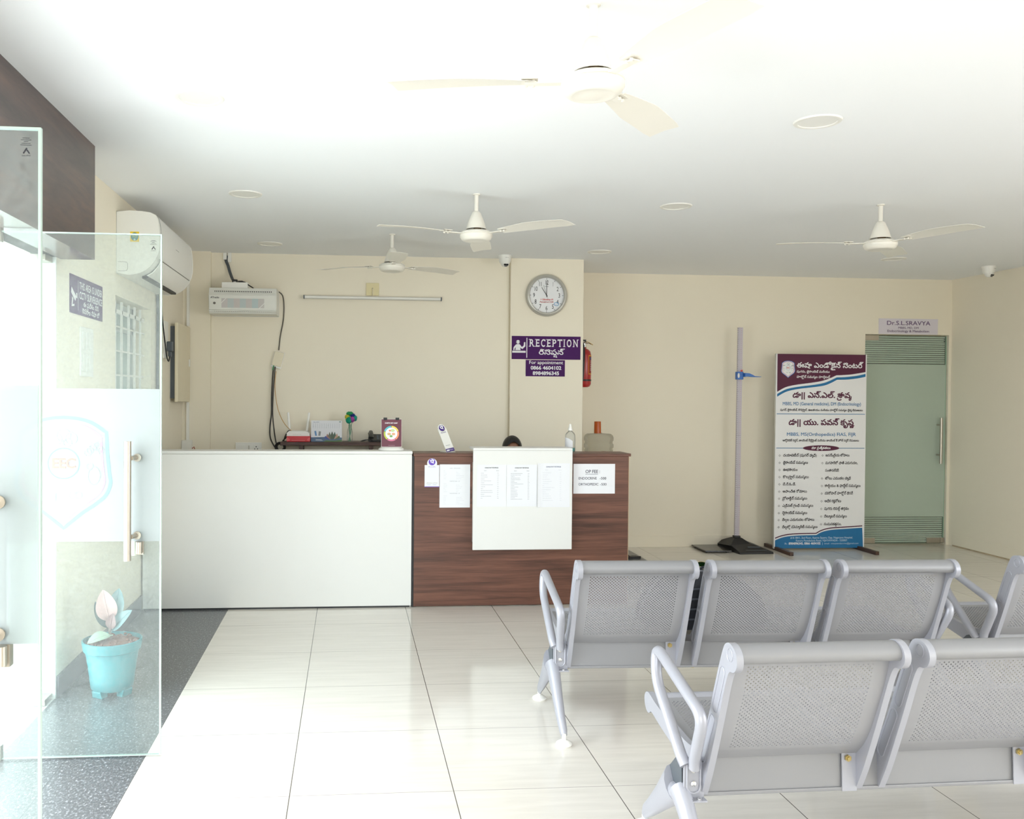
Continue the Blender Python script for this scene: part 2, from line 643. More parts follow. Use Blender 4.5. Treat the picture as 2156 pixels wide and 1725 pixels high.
def glyph_mesh(ch, d):
    """filled triangles of a glyph thickened by d (non-zero winding)"""
    key = (ch, round(d, 4))
    if key in GM:
        return GM[key]
    loops = [grow(l, d) if d else l for l in glyph(ch)[0]]
    vs, es = [], []
    for l in loops:
        o = len(vs)
        vs += [Vector(p) for p in l]
        es += [(o + i, o + (i + 1) % len(l)) for i in range(len(l))]
    if not vs:
        GM[key] = ([], [])
        return GM[key]
    r = geometry.delaunay_2d_cdt(vs, es, [], 0, 1e-5)
    V_, T_ = r[0], []
    for t in r[2]:
        cx = sum(V_[i].x for i in t) / len(t)
        cy = sum(V_[i].y for i in t) / len(t)
        wn_ = 0
        for l in loops:
            for i in range(len(l)):
                x0, y0 = l[i - 1]
                x1, y1 = l[i]
                if (y0 > cy) != (y1 > cy) and cx < (x1 - x0) * (cy - y0) / (y1 - y0) + x0:
                    wn_ += 1 if y1 > y0 else -1
        if wn_ > 0:
            T_.append(tuple(t))
    GM[key] = ([tuple(v) for v in V_], T_)
    return GM[key]


def grow(loop, d):
    """move a contour outwards by d (outer loops run anticlockwise, holes clockwise)"""
    n = len(loop)
    out = []
    for i in range(n):
        a, b, c = loop[i - 1], loop[i], loop[(i + 1) % n]
        e1, e2 = Vector((b[0] - a[0], b[1] - a[1])), Vector((c[0] - b[0], c[1] - b[1]))
        n1 = Vector((e1.y, -e1.x)).normalized() if e1.length > 1e-9 else Vector((0, 0))
        n2 = Vector((e2.y, -e2.x)).normalized() if e2.length > 1e-9 else n1
        m = n1 + n2
        if m.length < 0.35:
            m = n1
        m.normalize()
        k = 1.0 / max(0.6, m.dot(n1) if n1.length else 1.0)
        out.append((b[0] + m.x * d * k, b[1] + m.y * d * k))
    return out


CAP = max(p.y for c in _contours('H') for p in c)
TEL = max(p.y for c in _contours('\u0c35') for p in c) * 0.80


def layout(txt):
    """[(char, x, y, scale)], width; Telugu consonant clusters get a small below-base form"""
    out, x, i = [], 0.0, 0
    cons = lambda ch: 0x0C15 <= ord(ch) <= 0x0C39
    while i < len(txt):
        ch = txt[i]
        if cons(ch):
            subs = []
            i += 1
            while i + 1 < len(txt) and txt[i] == '\u0c4d' and cons(txt[i + 1]):
                subs.append(txt[i + 1])
                i += 2
            out.append((ch, x, 0, 1))
            x0 = x
            x += glyph(ch)[1]
            while i < len(txt) and (0x0C3E <= ord(txt[i]) <= 0x0C4D or ord(txt[i]) == 0x0C56):
                out.append((txt[i], x, 0, 1))
                x += glyph(txt[i])[1]
                i += 1
            for q, sc in enumerate(subs):
                if sc == '\u0c30':
                    out.append(('RA', x0 - 0.05, 0, 1))
                elif sc == '\u0c2f':
                    out.append(('YA', x - 0.16, 0, 1))
                    x += 0.10
                else:
                    wd = glyph(sc)[1] * 0.55
                    out.append((sc, max(x0 + 0.05, x - wd - 0.02) + 0.1 * q, -0.36, 0.55))
        else:
            out.append((ch, x, 0, 1))
            x += glyph(ch)[1]
            i += 1
    return out, x


class Print:
    """flat artwork on a rectangle: local units (ux right, uy down) in a box U mapped on to origin + ax*w, ay*h (ay up)"""
    def __init__(s, o, ax, ay, w, h, U=(0, 0, 1000, 1000), lift=0.0008):
        s.o, s.ax, s.ay = Vector(o), Vector(ax).normalized(), Vector(ay).normalized()
        s.n = s.ax.cross(s.ay)
        s.w, s.h, s.U, s.lift = w, h, U, lift
        s.mb, s.mats, s.layer, s.dz, s.cnt = MB(), [], 0, 0.0, 0

    def P(s, x, y):
        U = s.U
        return s.o + s.ax * ((x - U[0]) / (U[2] - U[0]) * s.w) + s.ay * ((U[3] - y) / (U[3] - U[1]) * s.h) + s.n * (s.lift * (1 + 0.5 * s.layer) + s.dz)

    def mi(s, col):
        m = pm('print_%d_%d_%d' % col, col, 0.55, var=0.01) if isinstance(col, tuple) else col
        if m not in s.mats:
            s.mats.append(m)
        return s.mats.index(m)

    def poly(s, pts, col):
        t = geometry.tessellate_polygon([[Vector((p[0], p[1], 0)) for p in pts]])
        s.mb.add([s.P(*p) for p in pts], [tuple(i) for i in t], s.mi(col))
        return s

    def rect(s, x0, y0, x1, y1, col):
        return s.poly([(x0, y0), (x1, y0), (x1, y1), (x0, y1)], col)

    def ell(s, cx, cy, rx, ry, col, n=40):
        return s.poly([(cx + rx * cos(2 * pi * k / n), cy + ry * sin(2 * pi * k / n)) for k in range(n)], col)

    def stroke(s, pts, wd, col, closed=False):
        """band along pts; wd may be a list"""
        n = len(pts)
        W = wd if isinstance(wd, (list, tuple)) else [wd] * n
        s.cnt = (s.cnt + 1) % 9
        dz0 = s.dz
        s.dz += 0.00006 * s.cnt
        vs = []
        for i in range(n):
            a = pts[(i - 1) % n] if closed else pts[max(i - 1, 0)]
            b = pts[(i + 1) % n] if closed else pts[min(i + 1, n - 1)]
            d = Vector((b[0] - a[0], b[1] - a[1]))
            d = d.normalized() if d.length > 1e-9 else Vector((1, 0))
            nx, ny = -d.y * W[i] / 2, d.x * W[i] / 2
            vs += [s.P(pts[i][0] + nx, pts[i][1] + ny), s.P(pts[i][0] - nx, pts[i][1] - ny)]
        fs = [(2 * i, 2 * i + 1, 2 * ((i + 1) % n) + 1, 2 * ((i + 1) % n)) for i in range(n if closed else n - 1)]
        s.dz = dz0
        s.mb.add(vs, fs, s.mi(col))
        return s

    def ring(s, cx, cy, r, wd, col, a0=0, a1=2 * pi, n=40, ry=None):
        ry = r if ry is None else ry
        full = abs(a1 - a0 - 2 * pi) < 1e-6
        pts = [(cx + r * cos(a0 + (a1 - a0) * k / n), cy + ry * sin(a0 + (a1 - a0) * k / n)) for k in range(n if full else n + 1)]
        return s.stroke(pts, wd, col, closed=full)

    def text(s, txt, x, base, size, col, x1=None, align='l', bold=0.0, slant=0.0, telugu=None):
        """size: capital height in local y units; x1: right end (fits the width)"""
        if telugu is None:
            telugu = any(0x0C00 <= ord(c) <= 0x0C7F for c in txt)
        run, wd = layout(txt)
        U = s.U
        asp = (s.h / (U[3] - U[1])) / (s.w / (U[2] - U[0]))
        ky = size / (TEL if telugu else CAP)
        kx = ky * asp
        if x1 is not None:
            kx = (x1 - x) / max(wd, 1e-6)
        elif align == 'c':
            x -= wd * kx / 2
        elif align == 'r':
            x -= wd * kx
        mi = s.mi(col)
        for q_, (ch, gx, gy, sc) in enumerate(run):
            if ch in ('RA', 'YA'):
                s.dz = 0.0008
                if ch == 'RA':
                    pts = [(gx + 0.10, -0.02), (gx + 0.02, -0.12), (gx + 0.06, -0.24), (gx + 0.22, -0.30), (gx + 0.42, -0.26), (gx + 0.50, -0.18)]
                else:
                    pts = [(gx, 0.05), (gx + 0.12, -0.04), (gx + 0.06, -0.16), (gx + 0.0, -0.22), (gx + 0.08, -0.32), (gx + 0.2, -0.25), (gx + 0.24, 0.0), (gx + 0.24, 0.22)]
                pts = [(p.x, p.y) for p in smooth_path([(a, b, 0) for a, b in pts], 3)]
                s.stroke([(x + (a + slant * b) * kx, base - b * ky) for a, b in pts], (0.075 + bold) * ky, col)
                continue
            f = lambda p: (x + (gx + p[0] * sc + slant * p[1]) * kx, base - (gy + p[1] * sc) * ky)
            V_, T_ = glyph_mesh(ch, bold / 2 / sc)
            s.dz = 0.00012 * (q_ % 6)
            s.mb.add([s.P(*f(p)) for p in V_], T_, mi)
        s.dz = 0.0
        return s

    def up(s):
        s.layer += 1
        return s

    def build(s, name, parent, label=None):
        return obj(name, s.mb, s.mats, parent, label=label)


# ------------------------------------------------------------------ the room
XL, XR, YF, YB, YFAR, ZC = -1.385, 5.98, -2.1, 7.575, 8.33, 2.645
struct('floor', MB().box(-0.808, XR + 0.1, YF - 0.1, YFAR + 0.1, -0.1, 0.0), M_FLOOR)
gb = MB().box(XL - 0.005, -0.808, YF - 0.1, YB + 0.1, -0.1, 0.0)
struct('floor_border', gb, M_GRAN)
struct('floor_inset', MB().box(2.03, 2.654, 6.40, 8.19, 0.0, 0.0012), M_GRAN)
struct('ceiling', MB().box(XL - 0.2, XR + 0.1, YF - 0.1, YFAR + 0.1, ZC, ZC + 0.12), M_CEIL)
wl = MB()
wl.box(XL - 0.2, XL, YF, 1.43, 0, ZC)
wl.box(XL - 0.2, XL, 1.43, 4.33, 2.10, ZC)
wl.box(XL - 0.2, XL, 4.33, 5.385, 0, ZC)
wl.box(XL - 0.2, XL, 5.385, 6.33, 0, 1.02)
wl.box(XL - 0.2, XL, 5.385, 6.33, 2.04, ZC)
wl.box(XL - 0.2, XL, 6.33, YB + 0.15, 0, ZC)
struct('wall_left', wl, M_WALL)
wb = MB().box(-1.16, 1.42, YB, YB + 0.15, 0, ZC)
wb.box(XL, -1.16, 7.515, YB + 0.15, 0, ZC)
struct('wall_back', wb, M_WALL)
struct('wall_pillar', MB().box(1.381, 2.02, 7.535, YFAR, 0, ZC), M_WALL)
wf = MB()
wf.box(2.02, 5.078, YFAR, YFAR + 0.12, 0, ZC)
wf.box(5.078, 5.953, YFAR, YFAR + 0.12, 2.095, ZC)
wf.box(5.953, XR, YFAR, YFAR + 0.12, 0, ZC)
struct('wall_far', wf, M_WALL)
wr_ = MB()
wr_.box(XR, XR + 0.12, YF, -1.6, 0, ZC)
wr_.box(XR, XR + 0.12, -1.6, 2.3, 0, 0.45)
wr_.box(XR, XR + 0.12, -1.6, 2.3, 2.35, ZC)
wr_.box(XR, XR + 0.12, 2.3, YFAR + 0.12, 0, ZC)
struct('wall_right', wr_, M_WALL)
wg = MB()
for y in (-1.575, -0.3, 1.0, 2.275):
    wg.box(XR + 0.03, XR + 0.08, y - 0.025, y + 0.025, 0.45, 2.35)
struct('window_4', wg, M_STEEL)
# shop-front wall behind the camera: piers, head band and open glazing
wq = MB()
wq.box(XL, -1.05, YF - 0.1, YF, 0, ZC)
wq.box(0.65, XR, YF - 0.1, YF, 0, ZC)
wq.box(-1.05, 0.65, YF - 0.1, YF, 2.35, ZC)
wq.box(-1.05, 0.65, YF - 0.1, YF, 0, 0.08)
struct('wall_front', wq, M_WALL)
wg = MB()
for k in range(3):
    x = -1.05 + k * 0.85
    wg.box(x - 0.025, x + 0.025, YF - 0.08, YF - 0.03, 0.08, 2.35)
struct('window_2', wg, M_STEEL)
# doctor's room behind the frosted door
dr = MB()
dr.box(4.6, 6.3, 9.9, 10.0, 0, 2.4)
dr.box(4.5, 4.6, YFAR + 0.12, 10.0, 0, 2.4)
dr.box(6.3, 6.4, YFAR + 0.12, 10.0, 0, 2.4)
dr.box(4.5, 6.4, YFAR + 0.12, 10.0, -0.1, 0.0)
dr.box(4.5, 6.4, YFAR + 0.12, 10.0, 2.4, 2.5)
struct('wall_inner_room', dr, pm('inner_room_paint', (196, 190, 172), 0.8, var=0.02))
# skirtings
bf = MB().box(2.02, 5.075, YFAR - 0.006, YFAR, 0, 0.112)
struct('baseboard_far', bf, M_WALL, bevel=0.002)
struct('baseboard_right', MB().box(XR - 0.006, XR, YF, YFAR - 0.07, 0, 0.118), M_WALL, bevel=0.002)
struct('baseboard_left', MB().box(XL, XL + 0.012, 4.33, 6.03, 0, 0.105), M_SKIRT)
grime = MB().box(XR - 0.0075, XR - 0.006, YF, YFAR - 0.07, 0, 0.012)
struct('trim_3', grime, pm('dirty_floor_joint', (186, 168, 140), 0.9, var=0.3, scale=14))
# seams in the plaster beside the pillar and the corner column
struct('trim_2', MB().box(1.372, 1.381, YB - 0.004, YB + 0.002, 0, ZC), pm('plaster_seam', (205, 193, 168), 0.9))
# dark header box over the entrance
struct('trim_1', MB().box(XL - 0.08, -1.226, 0.30, 4.39, 2.10, ZC), M_DARKWOOD)
# outside landing, parapet-less, under an unseen roof cut back to let sky light in
struct('floor_landing', MB().box(-2.85, XL - 0.005, -2.0, 7.6, -0.1, -0.002), M_OUT)
struct('ceiling_landing_unseen', MB().box(-1.95, XL - 0.2, -2.0, 7.6, 2.75, 2.85), M_OUT)
jm = MB().box(XL - 0.205, XL - 0.0005, 4.318, 4.332, 0.0, 2.10)
struct('trim_4', jm, M_OUT)
struct('trim_5', MB().tube([(-1.66, 4.62, 0.0), (-1.66, 4.62, 2.7)], 0.016, 10), pm('grey_upright', (120, 126, 130), 0.7))  # thin grey upright just outside the jamb

# window in the left wall with white grille
wn = bpy.data.objects.new('window_1', None)
wn.location = (XL, 5.385, 1.02)
link(wn)
wn['kind'] = 'structure'
fr_ = MB()
for y0, y1 in ((5.385, 5.425), (5.835, 5.88), (6.29, 6.33)):
    fr_.box(XL - 0.17, XL - 0.12, y0, y1, 1.02, 2.04)
for z0, z1 in ((1.02, 1.07), (1.86, 1.90), (1.99, 2.04)):
    fr_.box(XL - 0.17, XL - 0.12, 5.385, 6.33, z0, z1)
obj('window_frame', fr_, pm('grey_window_frame', (196, 202, 200), 0.5, var=0.02), wn)
pn = MB().box(XL - 0.15, XL - 0.145, 5.40, 6.32, 1.04, 2.02)
obj('pane', pn, film_mat('dusty_window_pane', (186, 196, 190), 0.97, 0.12, gloss=0.2), wn)
gr = MB()
for y in (5.56, 5.72, 5.90, 6.06, 6.22):
    gr.box(XL - 0.055, XL - 0.043, y - 0.011, y + 0.011, 1.03, 2.03)
for z in (1.12, 1.27, 1.42, 1.57, 1.72, 1.87):
    gr.tube([(XL - 0.049, 5.39, z), (XL - 0.049, 6.325, z)], 0.006, 8)
gr.box(XL - 0.055, XL - 0.043, 5.39, 6.325, 1.95, 1.975)
obj('window_grille', gr, M_WPLAS, wn)

# ------------------------------------------------------------------ frosted door of the doctor's room
dd = bpy.data.objects.new('door_3', None)
dd.location = (5.515, 8.36, 0)
link(dd)
dd['kind'] = 'structure'
YD = 8.352
body = MB().box(5.085, 5.938, YD, YD + 0.012, 0.28, 1.80)
obj('frosted_pane', body, M_DOORFROST, dd)
clr = MB().box(5.085, 5.938, YD + 0.001, YD + 0.011, 0.012, 0.28).box(5.085, 5.938, YD + 0.001, YD + 0.011, 1.80, 2.085)
obj('clear_pane', clr, film_mat('green_clear_glass', (128, 150, 134), 0.55, 0.2, gloss=0.35), dd)
stp = MB()
for k in range(13):
    z = 1.812 + k * 0.021
    stp.box(5.085, 5.925, YD - 0.0012, YD, z, z + 0.0125)
for k in range(12):
    z = 0.028 + k * 0.021
    stp.box(5.085, 5.925, YD - 0.0012, YD, z, z + 0.0125)
obj('frost_stripe', stp, M_DOORFROST, dd)
obj('glass_edge', MB().box(5.938, 5.944, YD, YD + 0.012, 0.012, 2.085), pm('green_glass_edge', (168, 205, 184), 0.2), dd)
ft = MB()
for x0, x1, z0, z1 in ((5.08, 5.225, 2.035, 2.085), (5.08, 5.215, 0.018, 0.07), (5.762, 5.90, 0.018, 0.07), (5.905, 5.945, 0.018, 0.07)):
    ft.box(x0, x1, YD - 0.014, YD + 0.026, z0, z1)
obj('patch_fitting', ft, M_STEEL, dd, bevel=0.003)
hd = MB().tube([(5.858, YD - 0.065, 0.815), (5.858, YD - 0.065, 1.272)], 0.0125, 14)
for z in (0.90, 1.20):
    hd.tube([(5.858, YD - 0.065, z), (5.858, YD, z)], 0.008, 10)
obj('door_handle', hd, M_STEEL, dd)
hb = MB().tube([(5.858, YD + 0.078, 0.815), (5.858, YD + 0.078, 1.272)], 0.0125, 12)
obj('door_handle', hb, M_STEEL, dd)
pr_ = Print((5.905, YD - 0.0005, 2.02), (1, 0, 0), (0, 0, 1), 0.03, 0.05, (0, 0, 30, 50), lift=0.0016)
pr_.stroke([(5, 8), (25, 8)], 4, (60, 70, 66)).stroke([(8, 18), (22, 18)], 4, (60, 70, 66)).ell(15, 36, 7, 8, (60, 70, 66))
pr_.build('etched_mark', dd)

# ------------------------------------------------------------------ entrance: two open glass leaves and a fixed side panel


def crest(p, cx, cy, W, H, blue, pink, red, grey, thin, inner=True):
    """shield: outline in half width W, height H (top at cy-H*.45)"""
    def shield(k, wd, col):
        half = [(0, -0.435), (0.30, -0.425), (0.62, -0.385), (0.93, -0.30), (0.955, -0.10), (1.0, 0.08), (1.02, 0.16), (0.93, 0.26), (0.72, 0.34), (0.40, 0.43), (0.0, 0.565)]
        pts = [(cx + x * W * k, cy + y * H * (k if k > 0.9 else k + 0.01)) for x, y in half]
        s_ = smooth_path([(a, b, 0) for a, b in pts[:4]], 5)[:-1] + smooth_path([(a, b, 0) for a, b in pts[3:]], 5)
        full = [(v.x, v.y) for v in s_] + [(2 * cx - v.x, v.y) for v in reversed(s_[1:-1])]
        if wd:
            p.stroke(full, wd, col, closed=True)
        else:
            p.poly(full, col)
    if inner:
        shield(1.0, 0, (244, 246, 246))
        p.up()
    shield(1.0, thin * 2.6, blue)
    shield(0.87, thin * 2.0, pink)
    p.up()
    p.ring(cx, cy - 0.02 * H, W * 0.34, thin * 0.8, blue, ry=W * 0.34)
    p.up()
    p.text('EEC', cx - W * 0.26, cy + 0.02 * H, H * 0.085, red, x1=cx + W * 0.27, bold=0.05)
    t = thin * 0.55
    # thyroid, kidney, brain, pancreas and gland line drawings, plain
    for q in range(3):
        p.ring(cx + W * 0.62 - q * W * 0.05, cy - 0.16 * H + q * H * 0.022, W * 0.07, t, grey)
        p.ring(cx + W * 0.72 + q * W * 0.05, cy - 0.16 * H + q * H * 0.022 - H * 0.02, W * 0.07, t, grey)
    p.stroke([(cx + W * 0.60, cy - 0.21 * H), (cx + W * 0.67, cy - 0.185 * H), (cx + W * 0.74, cy - 0.21 * H)], t, grey)
    p.ring(cx + W * 0.66, cy + 0.09 * H, W * 0.13, t, grey, ry=W * 0.20)
    p.ring(cx + W * 0.57, cy + 0.005 * H, W * 0.07, t, grey)
    for a, b, r in ((0.0, -0.27, 0.15), (-0.16, -0.24, 0.12), (0.16, -0.245, 0.13), (0.08, -0.21, 0.09)):
        p.ring(cx + a * W, cy + b * H, W * r, t, grey)
    for k in range(4):
        p.ring(cx - W * (0.52 + 0.09 * k), cy - 0.165 * H + 0.008 * H * (k % 2), W * 0.065, t, grey)
    p.ring(cx - W * 0.64, cy + 0.08 * H, W * 0.12, t, grey, ry=W * 0.22)
    p.ring(cx + W * 0.20, cy + 0.265 * H, W * 0.075, t, grey)
    p.ring(cx + W * 0.32, cy + 0.265 * H, W * 0.075, t, grey)
    p.stroke([(cx - W * 0.42, cy + 0.22 * H), (cx - W * 0.3, cy + 0.245 * H), (cx - W * 0.18, cy + 0.25 * H), (cx - W * 0.06, cy + 0.245 * H), (cx + W * 0.06, cy + 0.22 * H)], t, grey)
    p.stroke([(cx - W * 0.18, cy + 0.25 * H), (cx - W * 0.18, cy + 0.32 * H)], thin, grey)


def leaf(n, y, x_edge, zb, zt, emblem, handles=True):
    root = bpy.data.objects.new('door_%d' % n, None)
    root.location = (-1.455, y, 0)
    link(root)
    root['kind'] = 'structure'
    x0 = -1.47
    obj('glass_pane', MB().box(x0, x_edge - 0.006, y - 0.006, y + 0.006, zb + 0.003, zt - 0.005), M_GLASS, root)
    ed = MB().box(x_edge - 0.006, x_edge, y - 0.006, y + 0.006, zb, zt)
    ed.box(x0, x_edge - 0.006, y - 0.006, y + 0.006, zt - 0.005, zt).box(x0, x_edge - 0.006, y - 0.006, y + 0.006, zb, zb + 0.003)
    obj('glass_edge', ed, M_GLASSEDGE, root)
    obj('frosted_film', MB().box(x0, x_edge - 0.006, y - 0.0078, y - 0.0065, 0.868, 1.476), M_FROST, root)
    pf = MB()
    for z0, z1 in ((zb - 0.004, zb + 0.055), (zt - 0.045, zt + 0.012)):
        pf.box(x0 - 0.02, -1.362, y - 0.017, y + 0.017, z0, z1)
    obj('patch_fitting', pf, M_STEEL, root, bevel=0.003)
    if handles:
        h = MB()
        xh = x_edge - 0.118
        for s in (-1, 1):
            h.tube([(xh, y + s * 0.062, 0.80), (xh, y + s * 0.062, 1.27)], 0.0145, 16)
            for z in (0.893, 1.203):
                h.tube([(xh + 0.012, y + s * 0.055, z), (xh + 0.026, y + s * 0.005, z)], 0.009, 12)
                h.lathe([(0.0, 0.0), (0.016, 0.0), (0.016, 0.006), (0.0, 0.006)], 16, mat=Matrix.Translation((xh + 0.026, y + s * 0.0125, z)) @ Matrix.Rotation(radians(90), 4, 'X'))
        obj('door_handle', h, M_STEEL, root)
    lk = MB().tube([(x_edge - 0.082, y - 0.024, 0.822), (x_edge - 0.082, y - 0.024, 0.868)], 0.0125, 16).box(x_edge - 0.096, x_edge - 0.068, y - 0.012, y + 0.012, 0.815, 0.868)
    obj('lock_cylinder', lk, M_STEEL, root)
    mk = Print((x_edge - 0.048, y - 0.0064, zt - 0.068), (1, 0, 0), (0, 0, 1), 0.03, 0.044, (0, 0, 60, 88), lift=0.0004)
    ink = (40, 40, 48)
    for k, (a, b) in enumerate(((14, 46), (6, 54), (20, 40), (10, 50), (4, 56))):
        mk.stroke([(a, 4 + k * 8), (b, 4 + k * 8)], 2.2, ink)
    mk.stroke([(18, 76), (34, 50)], 7, ink).stroke([(34, 58), (46, 76)], 6, ink)
    mk.text('asahi', 10, 88, 7, ink, x1=50)
    mk.build('etched_stamp', root)
    if emblem:
        e = Print((-1.33, y - 0.0079, 0.90), (1, 0, 0), (0, 0, 1), 0.42, 0.56, (0, 0, 420, 560), lift=0.0006)
        crest(e, 205, 290, 177, 440, (126, 172, 197), (183, 143, 175), (197, 134, 124), (152, 160, 162), 4.8, inner=False)
        e.build('emblem', root)
    return root


leaf(1, 3.61, -0.747, 0.006, 2.093, True)
leaf(2, 2.15, -0.722, 0.006, 2.079, False)
sp_ = bpy.data.objects.new('window_3', None)
sp_.location = (-1.455, 3.97, 0)
link(sp_)
sp_['kind'] = 'structure'
obj('glass_pane', MB().box(-1.461, -1.449, 3.66, 4.312, 0.012, 2.085), M_GLASS, sp_)
cl = MB()
for z0, z1 in ((0.0, 0.03), (2.07, 2.10)):
    cl.box(-1.475, -1.40, 4.22, 4.318, z0, z1)
obj('patch_fitting', cl, M_STEEL, sp_, bevel=0.003)

# ------------------------------------------------------------------ ceiling lights, fans and cameras
LP = [(-0.606, 3.622, 'round recessed ceiling light above the open glass door, nearest on the left'),
      (1.99, 3.64, 'round recessed ceiling light to the right of the nearest fan'),
      (-0.62, 5.324, 'round recessed ceiling light just right of the air conditioner'),
      (2.012, 5.346, 'round recessed ceiling light midway between the two fans of the middle row'),
      (-0.632, 7.061, 'round recessed ceiling light over the white network rack'),
      (2.033, 7.10, 'round recessed ceiling light in front of the pillar corner with the clock'),
      (4.592, 7.134, 'round recessed ceiling light beyond the rightmost fan, near the far wall')]
lt0 = None
for x, y, lb in LP:
    if lt0 is None:
        lt0 = thing('ceiling_light', lb, 'ceiling light', (x, y, ZC), group='recessed ceiling lights')
        m = MB().lathe([(0.0, -0.002), (0.076, -0.002), (0.078, -0.0055), (0.096, -0.0055), (0.0985, -0.0005), (0.0985, 0.0)], 48, c=(x, y, ZC))
        obj('frame', MB().lathe([(0.079, 0.0), (0.079, -0.006), (0.084, -0.0075), (0.095, -0.006), (0.099, 0.0)], 48, c=(x, y, ZC)), pm('cream_light_rim', (238, 236, 230), 0.4), lt0)
        obj('diffuser', MB().lathe([(0.079, 0.0), (0.079, -0.003), (0.0, -0.0035)], 48, c=(x, y, ZC)), M_WPLAS, lt0)
    else:
        dup(lt0, (x, y, ZC), label=lb)


def blade_mb(seed=0):
    """one blade along +x from the motor, slightly twisted"""
    m = MB()
    n = 14
    top, bot = [], []
    for i in range(n + 1):
        t = i / n
        x = 0.17 + t * 0.43
        half = 0.036 + 0.030 * min(1, t * 2.2) - 0.004 * t
        if t > 0.93:
            half *= 0.92
        tilt = radians(11 - 5 * t)
        z = 0.006 * sin(pi * t)
        skew = 0.05 * t if t > 0.9 else 0.0
        top.append(((x, -half * cos(tilt), z + half * sin(tilt)), (x + (0.02 if i == n else 0), half * cos(tilt), z - half * sin(tilt))))
    vs = []
    for a, b in top:
        vs += [a, ((a[0] + b[0]) / 2, 0, (a[2] + b[2]) / 2 + 0.004), b]
    k = len(vs)
    vs += [(x, y, z - 0.0016) for x, y, z in vs]
    fs = []
    for i in range(n):
        for j in range(2):
            a = i * 3 + j
            fs.append((a, a + 1, a + 4, a + 3))
            fs.append((k + a, k + a + 3, k + a + 4, k + a + 1))
        for j in (0, 2):
            a = i * 3 + j
            fs.append((a, a + 3, k + a + 3, k + a) if j == 0 else (a, k + a, k + a + 3, a + 3))
    fs.append((0, k, k + 1, k + 2, 2, 1))
    e = n * 3
    fs.append((e, e + 1, e + 2, k + e + 2, k + e + 1, k + e))
    m.add(vs, fs, 0, True)
    return m


FANS = [(0.727, 2.63, -10, 'ivory ceiling fan nearest the camera, hanging at the top of the picture'),
        (0.738, 5.17, 18, 'white ceiling fan in the middle of the room, in front of the reception pillar'),
        (0.308, 6.53, -28, 'small-looking white ceiling fan farthest back, over the wall behind the counter'),
        (3.23, 5.156, -12, 'white ceiling fan on the right, in front of the consulting room wall')]
fan0 = None
for x, y, rz, lb in FANS:
    if fan0 is None:
        fan0 = thing('ceiling_fan', lb, 'ceiling fan', (x, y, ZC), radians(rz), group='ceiling fans')
        o = obj('rod', MB().lathe([(0.0, 0.0), (0.022, 0.0), (0.022, -0.006), (0.0125, -0.008), (0.0125, -0.12)], 20), M_FAN, fan0, world=False)
        obj('canopy', MB().lathe([(0.0, -0.103), (0.018, -0.104), (0.026, -0.112), (0.038, -0.140), (0.046, -0.160), (0.047, -0.163), (0.049, -0.168), (0.056, -0.195), (0.060, -0.207), (0.057, -0.207), (0.03, -0.150), (0.0, -0.140)], 32), M_FAN, fan0, world=False)
        obj('capacitor', MB().box(-0.016, 0.016, -0.022, 0.004, -0.222, -0.195).tube([(0.02, 0, -0.19), (0.02, 0, -0.225)], 0.012, 12), pm('copper_motor_shaft', (120, 92, 60), 0.5, metal=0.5), fan0, world=False)
        obj('motor', MB().lathe([(0.0, -0.212), (0.050, -0.213), (0.078, -0.219), (0.0935, -0.228), (0.0955, -0.236), (0.0925, -0.238), (0.0955, -0.240), (0.0955, -0.253), (0.092, -0.257), (0.091, -0.259), (0.088, -0.266), (0.078, -0.274), (0.066, -0.278), (0.060, -0.276), (0.03, -0.279), (0.0, -0.280)], 48), M_FAN, fan0, world=False)
        for a in (60, 180, 300):
            R = Matrix.Rotation(radians(a), 4, 'Z') @ Matrix.Translation((0, 0, -0.233))
            b = MB()
            s_ = blade_mb()
            b.add(s_.v, s_.f, 0, True, R)
            bo = obj('blade', b, M_FAN, fan0, world=False)
            br = MB().box(0.085, 0.205, -0.014, 0.014, -0.006, -0.002, mat=R).box(0.165, 0.215, -0.026, 0.026, 0.0035, 0.0065, mat=R)
            for px in (0.178, 0.20):
                br.lathe([(0.0, 0.010), (0.005, 0.009), (0.005, 0.0)], 10, c=(px, 0.012, 0.0), mat=R)
                br.lathe([(0.0, -0.010), (0.005, -0.009), (0.005, 0.0)], 10, c=(px, -0.012, 0.0), mat=R)
            obj('blade_bracket', br, M_FAN, bo, world=False)
    else:
        dup(fan0, (x, y, ZC), radians(rz), lb)

